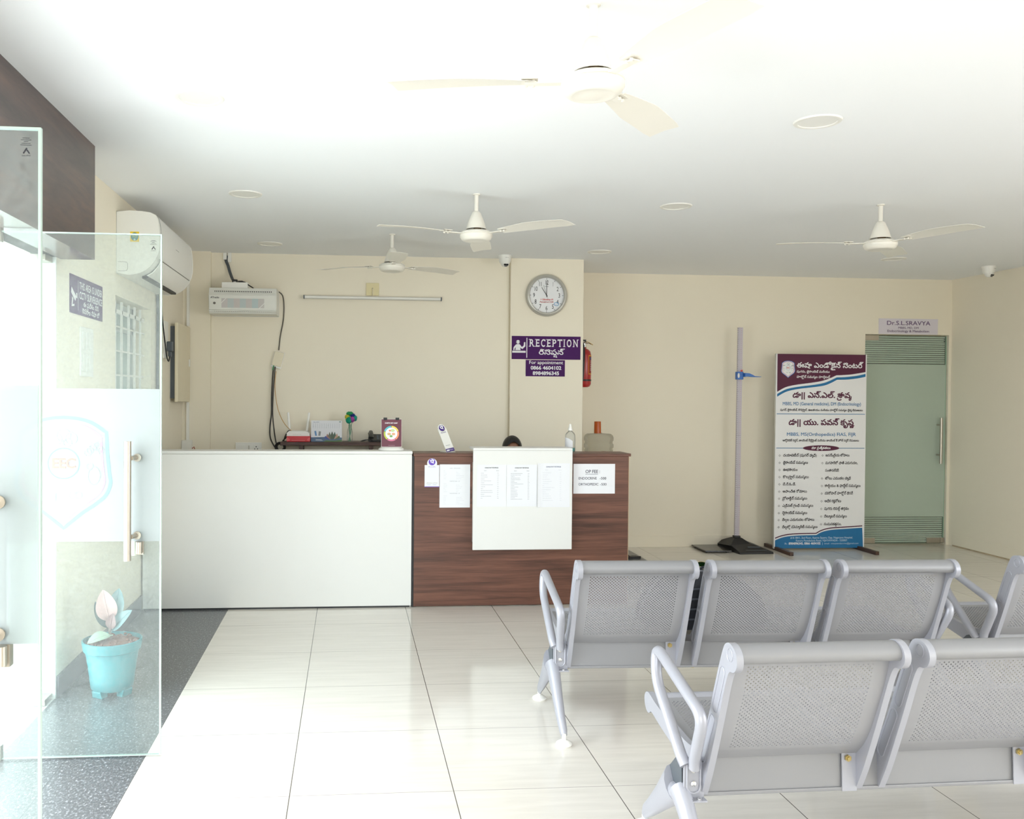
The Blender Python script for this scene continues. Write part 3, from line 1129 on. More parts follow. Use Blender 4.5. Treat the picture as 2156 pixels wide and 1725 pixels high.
dome = None
for x, y, rz, lb in ((1.303, 7.40, 8, 'white dome security camera on the ceiling left of the wall clock'),
                     (5.672, 7.43, 20, 'white dome security camera on the ceiling near the right wall')):
    if dome is None:
        dome = thing('security_camera', lb, 'camera', (x, y, ZC), radians(rz), group='dome cameras')
        obj('housing', MB().lathe([(0.0, 0.0), (0.056, 0.0), (0.057, -0.008), (0.051, -0.03), (0.047, -0.055), (0.040, -0.066), (0.0, -0.066)], 32), M_WPLAS, dome, world=False)
        ey = obj('eyeball', MB().ball((0, -0.006, -0.062), 0.037, 24, 16), M_WPLAS, dome, world=False)
        R = Matrix.Translation((0, -0.006, -0.062)) @ Matrix.Rotation(radians(38), 4, 'X')
        obj('lens', MB().box(-0.019, 0.019, -0.0385, -0.034, -0.004, 0.010, mat=R), pm('black_lens_glass', (12, 12, 14), 0.08), ey, world=False)
        obj('sensor', MB().box(-0.012, 0.012, -0.0385, -0.034, -0.014, -0.008, mat=R), M_BLACK, ey, world=False)
        q = Print((-0.016, -0.0565, -0.028), (1, 0, 0), (0, 0.12, 1), 0.032, 0.007, (0, 0, 100, 20), lift=0.0015)
        o_ = q.text('alhua', 5, 18, 15, (70, 70, 72), x1=95)
        q.mb.v = [p + Vector((0, 0.0, 0)) for p in q.mb.v]
        obj('maker_mark', q.mb, q.mats, dome, world=False)
    else:
        dup(dome, (x, y, ZC), radians(rz), lb)

# ------------------------------------------------------------------ waiting benches


def arclen(P):
    L = [0.0]
    for i in range(1, len(P)):
        L.append(L[-1] + math.hypot(P[i][0] - P[i - 1][0], P[i][1] - P[i - 1][1]))
    return L


def perf_sheet(profile, wid, s0, s1, pu=0.0145, ps=0.0067, r=0.0024, margin=0.04):
    """perforated steel sheet: profile (v,z) swept along u from 0 to wid; staggered real holes between arc lengths s0 and s1"""
    P = [(p.x, p.y) for p in smooth_path([(a, b, 0) for a, b in profile], 6)]
    L = arclen(P)

    def at(s):
        s = max(0, min(L[-1], s))
        for i in range(1, len(L)):
            if s <= L[i] or i == len(L) - 1:
                t = (s - L[i - 1]) / max(1e-9, L[i] - L[i - 1])
                return (P[i - 1][0] + (P[i][0] - P[i - 1][0]) * t, P[i - 1][1] + (P[i][1] - P[i - 1][1]) * t)

    def nrm(s):
        a, b = at(s - 0.004), at(s + 0.004)
        d = Vector((b[0] - a[0], b[1] - a[1])).normalized()
        return Vector((0, -d.y, d.x))
    m = MB()

    def quad(u0, u1, a, b):
        p, q = at(a), at(b)
        m.add([(u0, p[0], p[1]), (u1, p[0], p[1]), (u1, q[0], q[1]), (u0, q[0], q[1])], [(0, 1, 2, 3)], 0, True)

    def plain(a, b):
        k = max(1, int((b - a) / 0.012))
        for i in range(k):
            quad(0, wid, a + (b - a) * i / k, a + (b - a) * (i + 1) / k)
    rows = int((s1 - s0) / ps)
    s1 = s0 + rows * ps
    plain(0, s0)
    plain(s1, L[-1])
    cols = int((wid - 2 * margin) / pu)
    uA = (wid - cols * pu) / 2
    for j in range(rows):
        a, b = s0 + j * ps, s0 + (j + 1) * ps
        sm = (a + b) / 2
        n = cols - (j % 2)
        uL = uA + (pu / 2 if j % 2 else 0)
        quad(0, uL, a, b)
        quad(uL + n * pu, wid, a, b)
        pa, pb, pm_ = at(a), at(b), at(sm)
        nn = nrm(sm) * 0.0013
        rows_v, rows_f = [], []
        for i in range(n):
            u0, u1 = uL + i * pu, uL + (i + 1) * pu
            uc = (u0 + u1) / 2
            o = len(rows_v)
            rows_v += [(u1, pm_[0], pm_[1]), (u1, pb[0], pb[1]), (uc, pb[0], pb[1]), (u0, pb[0], pb[1]), (u0, pm_[0], pm_[1]), (u0, pa[0], pa[1]), (uc, pa[0], pa[1]), (u1, pa[0], pa[1])]
            hole = []
            for k in range(8):
                g = 2 * pi * k / 8
                q = at(sm + r * sin(g))
                hole.append(Vector((uc + r * cos(g), q[0], q[1])))
            rows_v += hole + [h + nn for h in hole]
            for k in range(8):
                k2 = (k + 1) % 8
                rows_f.append((o + k, o + k2, o + 8 + k2, o + 8 + k))
                rows_f.append((o + 8 + k, o + 8 + k2, o + 16 + k2, o + 16 + k))
        m.add(rows_v, rows_f, 0, True)
    return m


BACK = [(-0.212, 0.722), (-0.203, 0.675), (-0.180, 0.60), (-0.152, 0.53), (-0.122, 0.46), (-0.092, 0.41), (-0.070, 0.385), (-0.052, 0.366)]
SEAT = [(-0.050, 0.374), (-0.01, 0.360), (0.06, 0.354), (0.14, 0.358), (0.22, 0.368), (0.30, 0.380), (0.36, 0.392), (0.395, 0.400)]
SIDE = [(-0.050, 0.250), (-0.085, 0.322), (-0.113, 0.390), (-0.144, 0.470), (-0.174, 0.550), (-0.203, 0.630), (-0.222, 0.672), (-0.236, 0.687), (-0.256, 0.690), (-0.272, 0.703), (-0.279, 0.724), (-0.272, 0.746), (-0.254, 0.761), (-0.230, 0.767), (-0.207, 0.760), (-0.190, 0.740),
        (-0.160, 0.675), (-0.128, 0.595), (-0.098, 0.515), (-0.068, 0.450), (-0.036, 0.404), (0.0, 0.381), (0.06, 0.371), (0.15, 0.375), (0.25, 0.386), (0.34, 0.399), (0.385, 0.409), (0.412, 0.413), (0.434, 0.404), (0.445, 0.386), (0.441, 0.364), (0.427, 0.347), (0.408, 0.340), (0.392, 0.346), (0.372, 0.354),
        (0.30, 0.338), (0.20, 0.319), (0.10, 0.301), (0.03, 0.286), (-0.02, 0.262)]
SIDE = [(p.x, p.y) for p in smooth_path([(a, b, 0) for a, b in SIDE], 3)]
SW, PITCHU, U0 = 0.515, 0.57, 0.055


def raised_oval(m, v0, z0, v1, z1, r, u, sgn):
    """stadium-shaped raised rim on a side frame"""
    a, b = Vector((v0, z0)), Vector((v1, z1))
    d = (b - a).normalized()
    n = Vector((-d.y, d.x))
    pts = []
    for k in range(9):
        t = pi * k / 8
        pts.append(b + n * (r * cos(t)) + d * (r * sin(t)))
    for k in range(9):
        t = pi * k / 8
        pts.append(a - n * (r * cos(t)) - d * (r * sin(t)))
    pts.append(pts[0])
    m.tube([(u + sgn * 0.0006, p.x, p.y) for p in pts], 0.0018, 6, caps=False, ref=(1, 0, 0))


def bench_proto(label, loc, rz):
    root = thing('waiting_bench', label, 'bench', loc, rz, 'perforated steel waiting benches')
    bm_ = perf_sheet(BACK, SW - 0.03, 0.030, 0.335)
    sm_ = perf_sheet(SEAT, SW - 0.03, 0.085, 0.425)
    bme = sme = None
    for k in range(3):
        u = U0 + PITCHU * k
        for nm, src in (('backrest', bm_), ('seat', sm_)):
            if k == 0:
                o = obj(nm, src, M_BENCHSHEET, root, world=False)
                if nm == 'backrest':
                    bme = o.data
                else:
                    sme = o.data
            else:
                o = bpy.data.objects.new(nm, bme if nm == 'backrest' else sme)
                link(o, root)
            o.location = (u + 0.015, 0, 0)
            rail = MB()
            if nm == 'backrest':
                c, rr = (-0.236, 0.737), (0.031, 0.027)
                ol = [(c[0] + rr[0] * cos(a) * 1.0 + 0.25 * rr[1] * sin(a), c[1] + rr[1] * sin(a) + 0.0) for a in [2 * pi * q / 18 for q in range(18)]]
                rail.prism(ol, 0.0, SW - 0.012, 'x', 0, True)
                rail.prism([(-0.214, 0.745), (-0.206, 0.70), (-0.203, 0.70), (-0.209, 0.745)], 0.004, SW - 0.03, 'x')
                ro = obj('top_rail', rail, M_BENCHSHADED, root, world=False)
                ro.location = (u + 0.012, 0, 0)
            else:
                c, rr = (0.408, 0.385), (0.026, 0.024)
                ol = [(c[0] + rr[0] * cos(a), c[1] + rr[1] * sin(a)) for a in [2 * pi * q / 18 for q in range(18)]]
                rail.prism(ol, 0.0, SW - 0.02, 'x', 0, True)
                ro = obj('front_rail', rail, M_BENCH, root, world=False)
                ro.location = (u + 0.01, 0, 0)
        for s_, ua in ((-1, u), (1, u + SW - 0.02)):
            fm = MB().prism(SIDE, ua, ua + 0.02, 'x', 0, True)
            uo = ua if s_ < 0 else ua + 0.02
            raised_oval(fm, -0.142, 0.555, -0.188, 0.672, 0.016, uo, s_)
            raised_oval(fm, -0.062, 0.375, -0.122, 0.510, 0.016, uo, s_)
            fm.tube([(uo + s_ * 0.0004, -0.236 + 0.017 * cos(a), 0.735 + 0.019 * sin(a)) for a in [2 * pi * q / 20 for q in range(21)]], 0.0016, 6, caps=False, ref=(1, 0, 0))
            so = obj('side_frame', fm, M_BENCH, root, world=False)
            if s_ > 0:
                # fixing tab with a bolt at the inner lower corner
                tb = MB().prism([(-0.046, 0.371), (-0.050, 0.371), (-0.056, 0.250), (-0.052, 0.250)], ua - 0.045, ua + 0.002, 'x')
                obj('fixing_tab', tb, M_BENCH, so, world=False)
                bo_ = MB().tube([(ua - 0.028, -0.052, 0.352), (ua - 0.028, -0.059, 0.352)], 0.0105, 6).tube([(ua - 0.028, -0.059, 0.352), (ua - 0.028, -0.063, 0.352)], 0.006, 12)
                obj('bolt', bo_, M_BRASS, so, world=False)
            bo2 = MB().lathe([(0.0, -0.008), (0.008, -0.008), (0.008, 0.0)], 12, c=(ua + 0.01, -0.03, 0.252))
            obj('foot_bolt', bo2, M_BRASS, so, world=False)
    beam = MB().prism([(-0.040, 0.366), (-0.048, 0.254), (-0.040, 0.250), (0.066, 0.277), (0.072, 0.285), (0.004, 0.348)], 0.0, 1.75, 'x')
    beam.box(0.0, 1.75, -0.053, -0.046, 0.250, 0.262)
    obj('beam', beam, M_BENCHSHADED, root, world=False, bevel=0.003)
    for s_, ub in ((-1, 0.0), (1, 1.75)):
        cap = MB().prism([(-0.040, 0.366), (-0.048, 0.252), (0.068, 0.275), (0.073, 0.285), (0.004, 0.349)], ub - 0.004 if s_ < 0 else ub, ub if s_ < 0 else ub + 0.004, 'x')
        obj('end_cap', cap, M_DGREY, root, world=False, label='dark grey plastic end cap')
        fl = lambda a: ub - s_ * a          # distance inwards from the end of the beam
        br = MB()
        ua, ub_ = sorted((fl(-0.002), fl(0.062)))
        br.box(ua, ub_, -0.0575, -0.050, 0.250, 0.372)
        br.box(ua, ub_, -0.085, -0.050, 0.246, 0.251)
        ring = []
        for k in range(13):
            t = pi * k / 12
            ring.append((fl(0.028) + 0.021 * cos(t), -0.060, 0.285 - 0.021 * sin(t)))
        ring = [(fl(0.028) + 0.021, -0.060, 0.368)] + ring + [(fl(0.028) - 0.021, -0.060, 0.368)]
        br.tube(ring, 0.003, 8, ref=(0, 1, 0))
        bk = obj('bracket', br, M_BENCH, root, world=False, bevel=0.0015)
        for z in (0.335, 0.293):
            bt = MB().lathe([(0.0, 0.0), (0.0085, 0.0), (0.0085, 0.004), (0.0, 0.0075)], 14, mat=Matrix.Translation((fl(0.027), -0.058, z)) @ Matrix.Rotation(radians(90), 4, 'X'))
            obj('bolt', bt, M_CHROME, bk, world=False)
        for a in (0.012, 0.04):
            bt = MB().lathe([(0.0, 0.0), (0.0075, 0.0), (0.0075, 0.004), (0.0, 0.006)], 14, c=(fl(a), -0.073, 0.251))
            obj('bolt', bt, M_CHROME, bk, world=False)
        arm = fillet([(fl(0.025), -0.070, 0.345), (fl(0.022), -0.078, 0.375), (fl(0.004), -0.178, 0.538), (fl(-0.004), 0.178, 0.645), (fl(-0.012), 0.155, 0.545), (fl(-0.004), -0.040, 0.372), (fl(0.002), -0.060, 0.350)], 0.06, 8)
        obj('armrest', MB().tube(arm, 0.0175, 16, ref=(1, 0, 0)), M_BENCH, root, world=False)
        lg = MB()
        for d in (-1, 1):
            if d > 0:
                pth = [(ub, 0.015, 0.262), (ub, 0.06, 0.225), (ub, 0.13, 0.165), (ub, 0.21, 0.100), (ub, 0.262, 0.062), (ub, 0.276, 0.042)]
                rad = [0.060, 0.052, 0.040, 0.030, 0.024, 0.018]
            else:
                pth = [(ub, -0.02, 0.262), (ub, -0.07, 0.225), (ub, -0.14, 0.155), (ub, -0.21, 0.092), (ub, -0.265, 0.055), (ub, -0.278, 0.042)]
                rad = [0.040, 0.036, 0.030, 0.026, 0.022, 0.018]
            lg.tube(pth, rad, 14, flat=0.55 if d > 0 else 0.75, ref=(0, 1, 0.3))
        lg.ball((ub, 0.0, 0.245), (0.028, 0.055, 0.026), 16, 10)
        leg = obj('leg', lg, M_BENCH, root, world=False)
        for d in (-1, 1):
            fo = MB().lathe([(0.0, 0.0), (0.031, 0.0), (0.034, 0.004), (0.033, 0.010), (0.020, 0.019), (0.009, 0.022), (0.009, 0.05), (0.0, 0.05)], 24, c=(ub, d * 0.279, 0.0015))
            fo.lathe([(0.0, 0.0), (0.030, 0.0), (0.031, 0.003), (0.0, 0.003)], 24, c=(ub, d * 0.279, 0.0))
            obj('foot_pad', fo, M_WPLAS, leg, world=False)
    return root


bench0 = bench_proto('three-seat perforated silver bench in the second row, a black backpack on its seats', (0.911, 3.884, 0), -0.030)
dup(bench0, (1.013, 2.625, 0), 0.016, 'nearest perforated silver bench, cut off by the bottom right of the picture')
dup(bench0, (2.905, 3.90, 0), -0.02, 'perforated silver bench at the right edge, beside the second-row bench')

# ------------------------------------------------------------------ reception counters
YC = 6.035
ct = thing('white_counter', 'long plain white laminate reception counter on the left', 'counter', (-0.47, YC, 0))
obj('front_panel', MB().box(-1.372, 0.431, YC, YC + 0.02, 0.012, 1.052), M_WHITELAM, ct, bevel=0.002)
obj('counter_top', MB().box(-1.374, 0.434, YC - 0.006, YC + 0.17, 1.053, 1.0745), M_WHITELAM, ct, bevel=0.004)
obj('side_panel', MB().box(0.413, 0.431, YC + 0.021, YC + 0.60, 0.0, 1.05), M_WHITELAM, ct)
obj('work_surface', MB().box(-1.36, 0.41, YC + 0.021, YC + 0.60, 0.73, 0.755), M_WHITELAM, ct)
obj('plinth', MB().box(-1.36, 0.42, YC + 0.006, YC + 0.018, 0.0, 0.012), M_BLACK, ct)
wc = thing('wooden_counter', 'walnut-brown laminate reception counter beside the white one', 'counter', (1.2, YC, 0))
obj('front_panel', MB().box(0.447, 1.952, YC, YC + 0.02, 0.006, 1.040), M_COUNTERWOOD, wc, bevel=0.0015)
obj('counter_top', MB().box(0.440, 1.966, YC - 0.012, YC + 0.24, 1.0405, 1.0605), M_COUNTERWOOD, wc, bevel=0.002)
obj('side_panel', MB().box(1.936, 1.953, YC + 0.021, YC + 0.60, 0.0, 1.040), M_COUNTERWOOD, wc)
obj('edge_band', MB().box(1.953, 1.9555, YC - 0.0005, YC + 0.021, 0.004, 1.0395), pm('pale_edge_band', (196, 164, 130), 0.5), wc)
obj('side_panel', MB().box(0.447, 0.464, YC + 0.021, YC + 0.60, 0.0, 1.040), M_COUNTERWOOD, wc)
obj('work_surface', MB().box(0.465, 1.935, YC + 0.021, YC + 0.60, 0.73, 0.755), M_COUNTERWOOD, wc)
obj('shadow_gap', MB().box(0.4345, 0.4465, YC + 0.006, YC + 0.02, 0.0, 1.04), M_BLACK, wc)
hp = thing('white_hood_panel', 'white square notice panel hooked over the front of the wooden counter', 'panel', (1.19, YC, 0.4))
obj('front_board', MB().box(0.8455, 1.5355, YC - 0.064, YC - 0.046, 0.402, 1.084), M_WHITELAM, hp, bevel=0.002)
obj('top_board', MB().box(0.8455, 1.5355, YC - 0.064, YC + 0.14, 1.0845, 1.101), M_WHITELAM, hp, bevel=0.002)
for x in (0.87, 1.50):
    obj('spacer', MB().box(x - 0.02, x + 0.02, YC - 0.0455, YC - 0.0005, 0.45, 1.0), M_WHITELAM, hp)

YP = YC - 0.0012
W = (250, 250, 252)
INK = (52, 52, 62)
FAINT = (150, 152, 162)


def sheet(name, label, x0, x1, z0, z1, y, cat, group=None, tilt=0.0, col=None, curl=0.0):
    root = thing(name, label, cat, ((x0 + x1) / 2, y, z0), group=group)
    m = MB()
    if curl:
        n = 12
        for i in range(n):
            a, b = i / n, (i + 1) / n
            f = lambda t: -curl * max(0, 0.22 - t) ** 2 / 0.0484
            m.add([(x0 + (x1 - x0) * a, y + f(a), z0), (x0 + (x1 - x0) * b, y + f(b), z0), (x0 + (x1 - x0) * b, y + f(b) * 0.5, z1), (x0 + (x1 - x0) * a, y + f(a) * 0.5, z1)], [(0, 1, 2, 3)], 0, True)
    else:
        m.box(x0, x1, y - 0.0009, y, z0, z1)
    obj('paper', m, col or M_PAPER, root)
    p = Print((x0, y - 0.0009, z0), (1, 0, 0), (0, 0, 1), x1 - x0, z1 - z0, (0, 0, 1000, 1000 * (z1 - z0) / (x1 - x0)), lift=0.0005)
    return root, p


# OP FEE card
r, p = sheet('notice_sheet', 'white OP FEE card taped to the right end of the wooden counter', 1.559, 1.855, 0.780, 0.988, YP, 'notice')
p.text('OP FEE :', 285, 215, 72, (44, 46, 66), x1=640, bold=0.02)
p.rect(285, 240, 590, 247, (44, 46, 66))
p.text('ENDOCRINE', 120, 368, 56, (44, 46, 66), x1=560, bold=0.012).text('-500', 630, 368, 56, (44, 46, 66), x1=790, bold=0.012)
p.text('ORTHOPEDIC', 120, 510, 56, (44, 46, 66), x1=605, bold=0.012).text('-500', 640, 510, 56, (44, 46, 66), x1=798, bold=0.012)
p.build('lettering', r)
# typed sheet on the wood
r, p = sheet('notice_sheet', 'white typed price sheet on the brown counter, right of the payment card', 0.622, 0.833, 0.686, 0.984, YP, 'notice')
rnd = random.Random(3)


def faint_rows(p, x, y0, y1, n, wmin, wmax, col, wd=7):
    for k in range(n):
        y = y0 + (y1 - y0) * k / max(1, n - 1)
        q = x
        end = x + rnd.uniform(wmin, wmax)
        while q < end:
            e = min(end, q + rnd.uniform(14, 50))
            p.rect(q, y - wd, e, y + wd * 0.4, col)
            q = e + 9


for base, t in ((140, 'HOMA 2 - TEST/PACKAGE'), (560, 'DIABETES PANEL - LIST'), (960, 'HORMONE PANEL - LIST')):
    p.text(t, 330, base, 24, FAINT, x1=670)
    faint_rows(p, 130, base + 70, base + 330, 6, 30, 120, (196, 198, 206), 5)
    faint_rows(p, 540, base + 120, base + 330, 5, 60, 280, (196, 198, 206), 5)
    p.stroke([(100, base + 365), (900, base + 365)], 4, (222, 224, 230))
p.build('lettering', r)
# three price lists on the white panel
YH = YC - 0.0652
for x0, x1, z0, z1, lb, curl in ((0.872, 1.075, 0.70, 0.987, 'leftmost of the three price lists taped to the white panel', 0), (1.078, 1.288, 0.70, 0.987, 'middle one of the three price lists taped to the white panel', 0), (1.292, 1.517, 0.695, 0.996, 'rightmost price list on the white panel, its left edge curling off', 0.012)):
    r, p = sheet('price_list', lb, x0, x1, z0, z1, YH, 'notice', 'price lists on the white panel', curl=curl)
    base = 120
    p.text('CONSULTANT TESTS/PRICES', 260, base, 34, INK if x0 < 1.2 else (120, 124, 150), x1=720, bold=0.05)
    c = (128, 130, 140) if x0 < 1.2 else (200, 202, 210)
    p.text('TESTS', 230, base + 95, 24, c).text('PRICE', 650, base + 95, 24, c)
    n = 18 if x0 > 1.07 and x0 < 1.2 else 14
    faint_rows(p, 130, base + 170, 1130, n, 60, 420, c, 6)
    faint_rows(p, 690, base + 170, 1130, n, 40, 60, c, 6)
    p.build('lettering', r)
PV = (108, 78, 190)
PVD = (72, 42, 132)


def pay_art(p, H, pv, dark):
    """payment card artwork in a 1000-wide box of height H: round badge, wordmark, small print; the code square stays blank"""
    p.ell(500, 185, 235, 235, pv)
    p.up()
    p.text('पे', 372, 285, 235, W, x1=640, bold=0.05)
    p.text('PhonePe', 255, 560, 72, dark, x1=745)


r = thing('payment_card', 'flat white payment card with a purple round badge, stuck on the wooden counter', 'card', (0.569, YP, 0.828))
a0 = math.asin((0.979 - 0.9905) / 0.0345)
ol = [(0.518, 0.828), (0.619, 0.828), (0.619, 0.979)] + [(0.569 + 0.0345 * cos(t), 0.9905 + 0.0345 * sin(t)) for t in [a0 + (pi - 2 * a0) * k / 24 for k in range(25)]] + [(0.518, 0.979)]
m = MB().prism(ol, YP - 0.0012, YP, 'y')
obj('card', m, M_PAPER, r)
p = Print((0.518, YP - 0.0012, 0.828), (1, 0, 0), (0, 0, 1), 0.101, 0.192, (0, 0, 1000, 1900), lift=0.0004)
pay_art(p, 1900, PV, (150, 130, 190))
p.text('JESHNA LATHA', 150, 1650, 50, (150, 146, 120), x1=880).stroke([(180, 1745), (420, 1745)], 30, (190, 196, 214)).stroke([(560, 1745), (820, 1745)], 30, (190, 196, 214))
p.rect(0, 1858, 1000, 1900, PV)
p.build('lettering', r)
# standing, leaning back and turned
Rz = Matrix.Translation((0.712, 6.135, 1.0607)) @ Matrix.Rotation(radians(26), 4, 'Z')
r = thing('payment_stand', 'leaning white payment stand with a dark purple badge, standing on top of the wooden counter', 'card', (0.712, 6.135, 1.0607))
tl = radians(24)
o3 = Rz @ Vector((-0.036, 0, 0))
ax = (Rz.to_3x3() @ Vector((1, 0, 0)))
ay = (Rz.to_3x3() @ Vector((-0.18, sin(tl), cos(tl)))).normalized()
nn = ax.cross(ay).normalized()
ax = ay.cross(nn).normalized()
Fm = Matrix(((ax.x, ay.x, nn.x, o3.x), (ax.y, ay.y, nn.y, o3.y), (ax.z, ay.z, nn.z, o3.z), (0, 0, 0, 1)))
m = MB().box(0, 0.070, 0, 0.178, -0.003, 0, mat=Fm)
m.add([tuple(Fm @ Vector((0.035 + 0.029 * cos(t), 0.180 + 0.029 * sin(t), z))) for z in (0, -0.003) for t in [2 * pi * k / 28 for k in range(28)]], [list(range(28)), list(range(55, 27, -1))] + [(k, 28 + k, 28 + (k + 1) % 28, (k + 1) % 28) for k in range(28)])
obj('board', m, M_WPLAS, r)
m = MB().box(-0.040, 0.036, 0.0, 0.085, 0.0005, 0.0035, mat=Rz)
obj('foot_plate', m, M_WPLAS, r)
p = Print(tuple(o3), tuple(ax), tuple(ay), 0.070, 0.209, (0, 0, 1000, 2985), lift=0.0006)
p.ell(500, 415, 330, 330, PVD).up()
p.text('पे', 310, 560, 345, W, x1=700, bold=0.05)
p.text('PhonePe', 200, 960, 110, PVD, x1=830, bold=0.02)
p.rect(0, 2660, 1000, 2985, PVD).text('1234', 100, 2400, 50, FAINT, x1=120) if False else p.rect(0, 2640, 1000, 2985, PVD)
p.stroke([(170, 2300), (700, 2300)], 40, FAINT)
p.up().rect(80, 2740, 420, 2890, W).stroke([(470, 2770), (900, 2770)], 40, (190, 180, 220)).stroke([(470, 2850), (900, 2850)], 40, (190, 180, 220))
p.build('lettering', r)

# diabetic diet chart flip stand on the white counter
r = thing('chart_stand', 'small maroon diet chart on a white easel base, on the white counter', 'chart', (0.292, 6.12, 1.0747))
bs = MB()
prof = [(0.0, 0.0), (0.084, 0.0), (0.088, 0.004), (0.086, 0.013), (0.070, 0.022), (0.0, 0.026)]
bs.lathe(prof, 40, mat=Matrix.Translation((0.292, 6.125, 1.0747)) @ Matrix.Diagonal((1.0, 0.62, 1, 1)))
obj('base', bs, M_WPLAS, r)
tilt = Matrix.Translation((0.292, 6.095, 1.098)) @ Matrix.Rotation(radians(-7), 4, 'X')
obj('board', MB().box(-0.071, 0.071, 0.0015, 0.008, 0, 0.196, mat=tilt), M_WPLAS, r, bevel=0.002)
obj('chart_page', MB().box(-0.069, 0.069, -0.002, 0.0013, 0.003, 0.193, mat=tilt), pm('maroon_card', (104, 46, 64), 0.4, var=0.03), r)
for x in (-0.043, 0.041):
    obj('binder_clip', MB().box(x - 0.0125, x + 0.0125, -0.005, 0.012, 0.187, 0.205, mat=tilt), M_BLACK, r, bevel=0.002)
oo = tilt @ Vector((-0.069, -0.0022, 0.003))
p = Print(tuple(oo), (1, 0, 0), tuple((tilt.to_3x3() @ Vector((0, 0, 1)))), 0.138, 0.190, (0, 0, 1000, 1377), lift=0.0006)
p.text('DIABETIC DIET CHART', 170, 215, 52, W, x1=810, bold=0.06)
p.ell(495, 715, 300, 300, W).up()
for k, c in enumerate(((238, 214, 96), (240, 150, 110), (224, 130, 160), (190, 200, 80), (86, 190, 200))):
    p.ring(495, 715, 345, 78, c, -pi / 2 + 2 * pi * k / 5 + 0.03, -pi / 2 + 2 * pi * (k + 1) / 5 - 0.03, 16)
for a, b, rr, c in ((560, 560, 110, (196, 214, 160)), (420, 570, 60, (226, 120, 80)), (380, 740, 95, (214, 176, 130)), (600, 740, 90, (226, 170, 130)), (480, 850, 80, (120, 170, 100))):
    p.ell(a, b, rr, rr * 0.7, c)
p.stroke([(340, 1310), (670, 1310)], 14, (190, 150, 160))
p.build('lettering', r)
q = Print((0.225, 6.0605, 1.083), (1, 0, 0), (0, 0.5, 1), 0.13, 0.008, (0, 0, 1000, 60), lift=0.012)

# ------------------------------------------------------------------ air conditioner on the left wall
ac = thing('air_conditioner', 'large white split air conditioner high on the left wall', 'air conditioner', (XL, 5.95, 2.16))
prof = [(-1.3845, 2.172), (-1.3845, 2.538), (-1.31, 2.543), (-1.235, 2.543), (-1.185, 2.536), (-1.156, 2.522), (-1.142, 2.50), (-1.134, 2.45), (-1.130, 2.39), (-1.132, 2.33), (-1.140, 2.29), (-1.158, 2.252), (-1.185, 2.215), (-1.215, 2.190), (-1.25, 2.174), (-1.31, 2.164)]
obj('housing', MB().prism(prof, 5.402, 6.50, 'y', 0, True), M_WPLAS, ac, bevel=0.006)
obj('seam', MB().prism([(x + 0.0012, z + 0.0008) for x, z in prof[4:10]] + [(x - 0.004, z) for x, z in reversed(prof[4:10])], 5.4335, 5.4365, 'y'), M_DGREY, ac)
obj('louver_slot', MB().box(-1.262, -1.228, 5.52, 6.40, 2.158, 2.176), M_BLACK, ac)
lv = MB().prism([(-1.228, 2.1745), (-1.196, 2.1935), (-1.165, 2.230), (-1.149, 2.262), (-1.1455, 2.262), (-1.160, 2.228), (-1.192, 2.189), (-1.226, 2.1700)], 5.50, 6.42, 'y', 0, True)
obj('louver', lv, M_WPLAS, ac)
obj('louver_line', MB().box(-1.1500, -1.1438, 5.46, 6.46, 2.2655, 2.2675), pm('pale_grey_line', (170, 168, 160), 0.5), ac)
ap = Print((-1.3845, 5.4015, 2.165), (1, 0, 0), (0, 0, 1), 0.26, 0.385, (0, 0, 260, 385), lift=0.0008)
ap.stroke([(8, 310), (45, 310), (60, 312), (66, 322), (66, 350), (60, 362), (45, 364), (8, 364)], 2, (120, 120, 120))
ap.rect(80, 130, 132, 190, (240, 205, 50)).up().ell(106, 160, 22, 24, (60, 130, 140)).up()
ap.text('INZ', 92, 166, 13, (200, 205, 110), x1=120).ell(106, 177, 6, 6, (170, 210, 200))
ap.build('sticker', ac, 'yellow sticker with a blue-green disc')
mk = Print((-1.1285, 5.86, 2.384), (0, 1, 0), (0, 0, 1), 0.12, 0.014, (0, 0, 120, 14), lift=0.0012)
mk.rect(6, 5, 114, 8, (150, 150, 150))
mk.build('maker_mark', ac)

# cable, plug socket, distribution board and conduit on the left wall
tag(obj('drain_hose', MB().tube(smooth_path([(XL + 0.016, 6.46, 2.165), (XL + 0.016, 6.48, 2.0), (XL + 0.016, 6.47, 1.7), (XL + 0.016, 6.47, 1.4), (XL + 0.016, 6.46, 1.12)], 6), 0.011, 10), pm('grey_hose', (96, 100, 106), 0.6)), 'grey hose running down the left wall below the air conditioner', 'hose')
ps = thing('plug_socket', 'white plug socket with a dark grey plug, on the left wall beside the cream board', 'socket', (XL, 6.80, 1.72))
obj('socket_plate', MB().box(XL, XL + 0.012, 6.72, 6.86, 1.72, 2.00), M_WPLAS, ps, bevel=0.003)
obj('plug', MB().box(XL + 0.0125, XL + 0.055, 6.80, 6.85, 1.775, 1.85).box(XL + 0.02, XL + 0.045, 6.81, 6.84, 1.735, 1.775), M_DGREY, ps, bevel=0.006)
obj('cord', MB().tube(smooth_path([(XL + 0.03, 6.825, 1.74), (XL + 0.03, 6.79, 1.70), (XL + 0.028, 6.73, 1.73), (XL + 0.026, 6.68, 1.82), (XL + 0.022, 6.60, 2.0), (XL + 0.02, 6.56, 2.16)], 6), 0.005, 8), M_BLACK, ps)
db = thing('distribution_board', 'tall cream distribution board cover on the left wall near the corner', 'board', (XL, 7.25, 1.39))
obj('back_box', MB().box(XL, XL + 0.035, 7.00, 7.49, 1.42, 1.98), M_DGREY, db)
obj('cover', MB().box(XL + 0.036, XL + 0.062, 6.98, 7.505, 1.392, 2.008), M_CREAMPLAS, db, bevel=0.006)
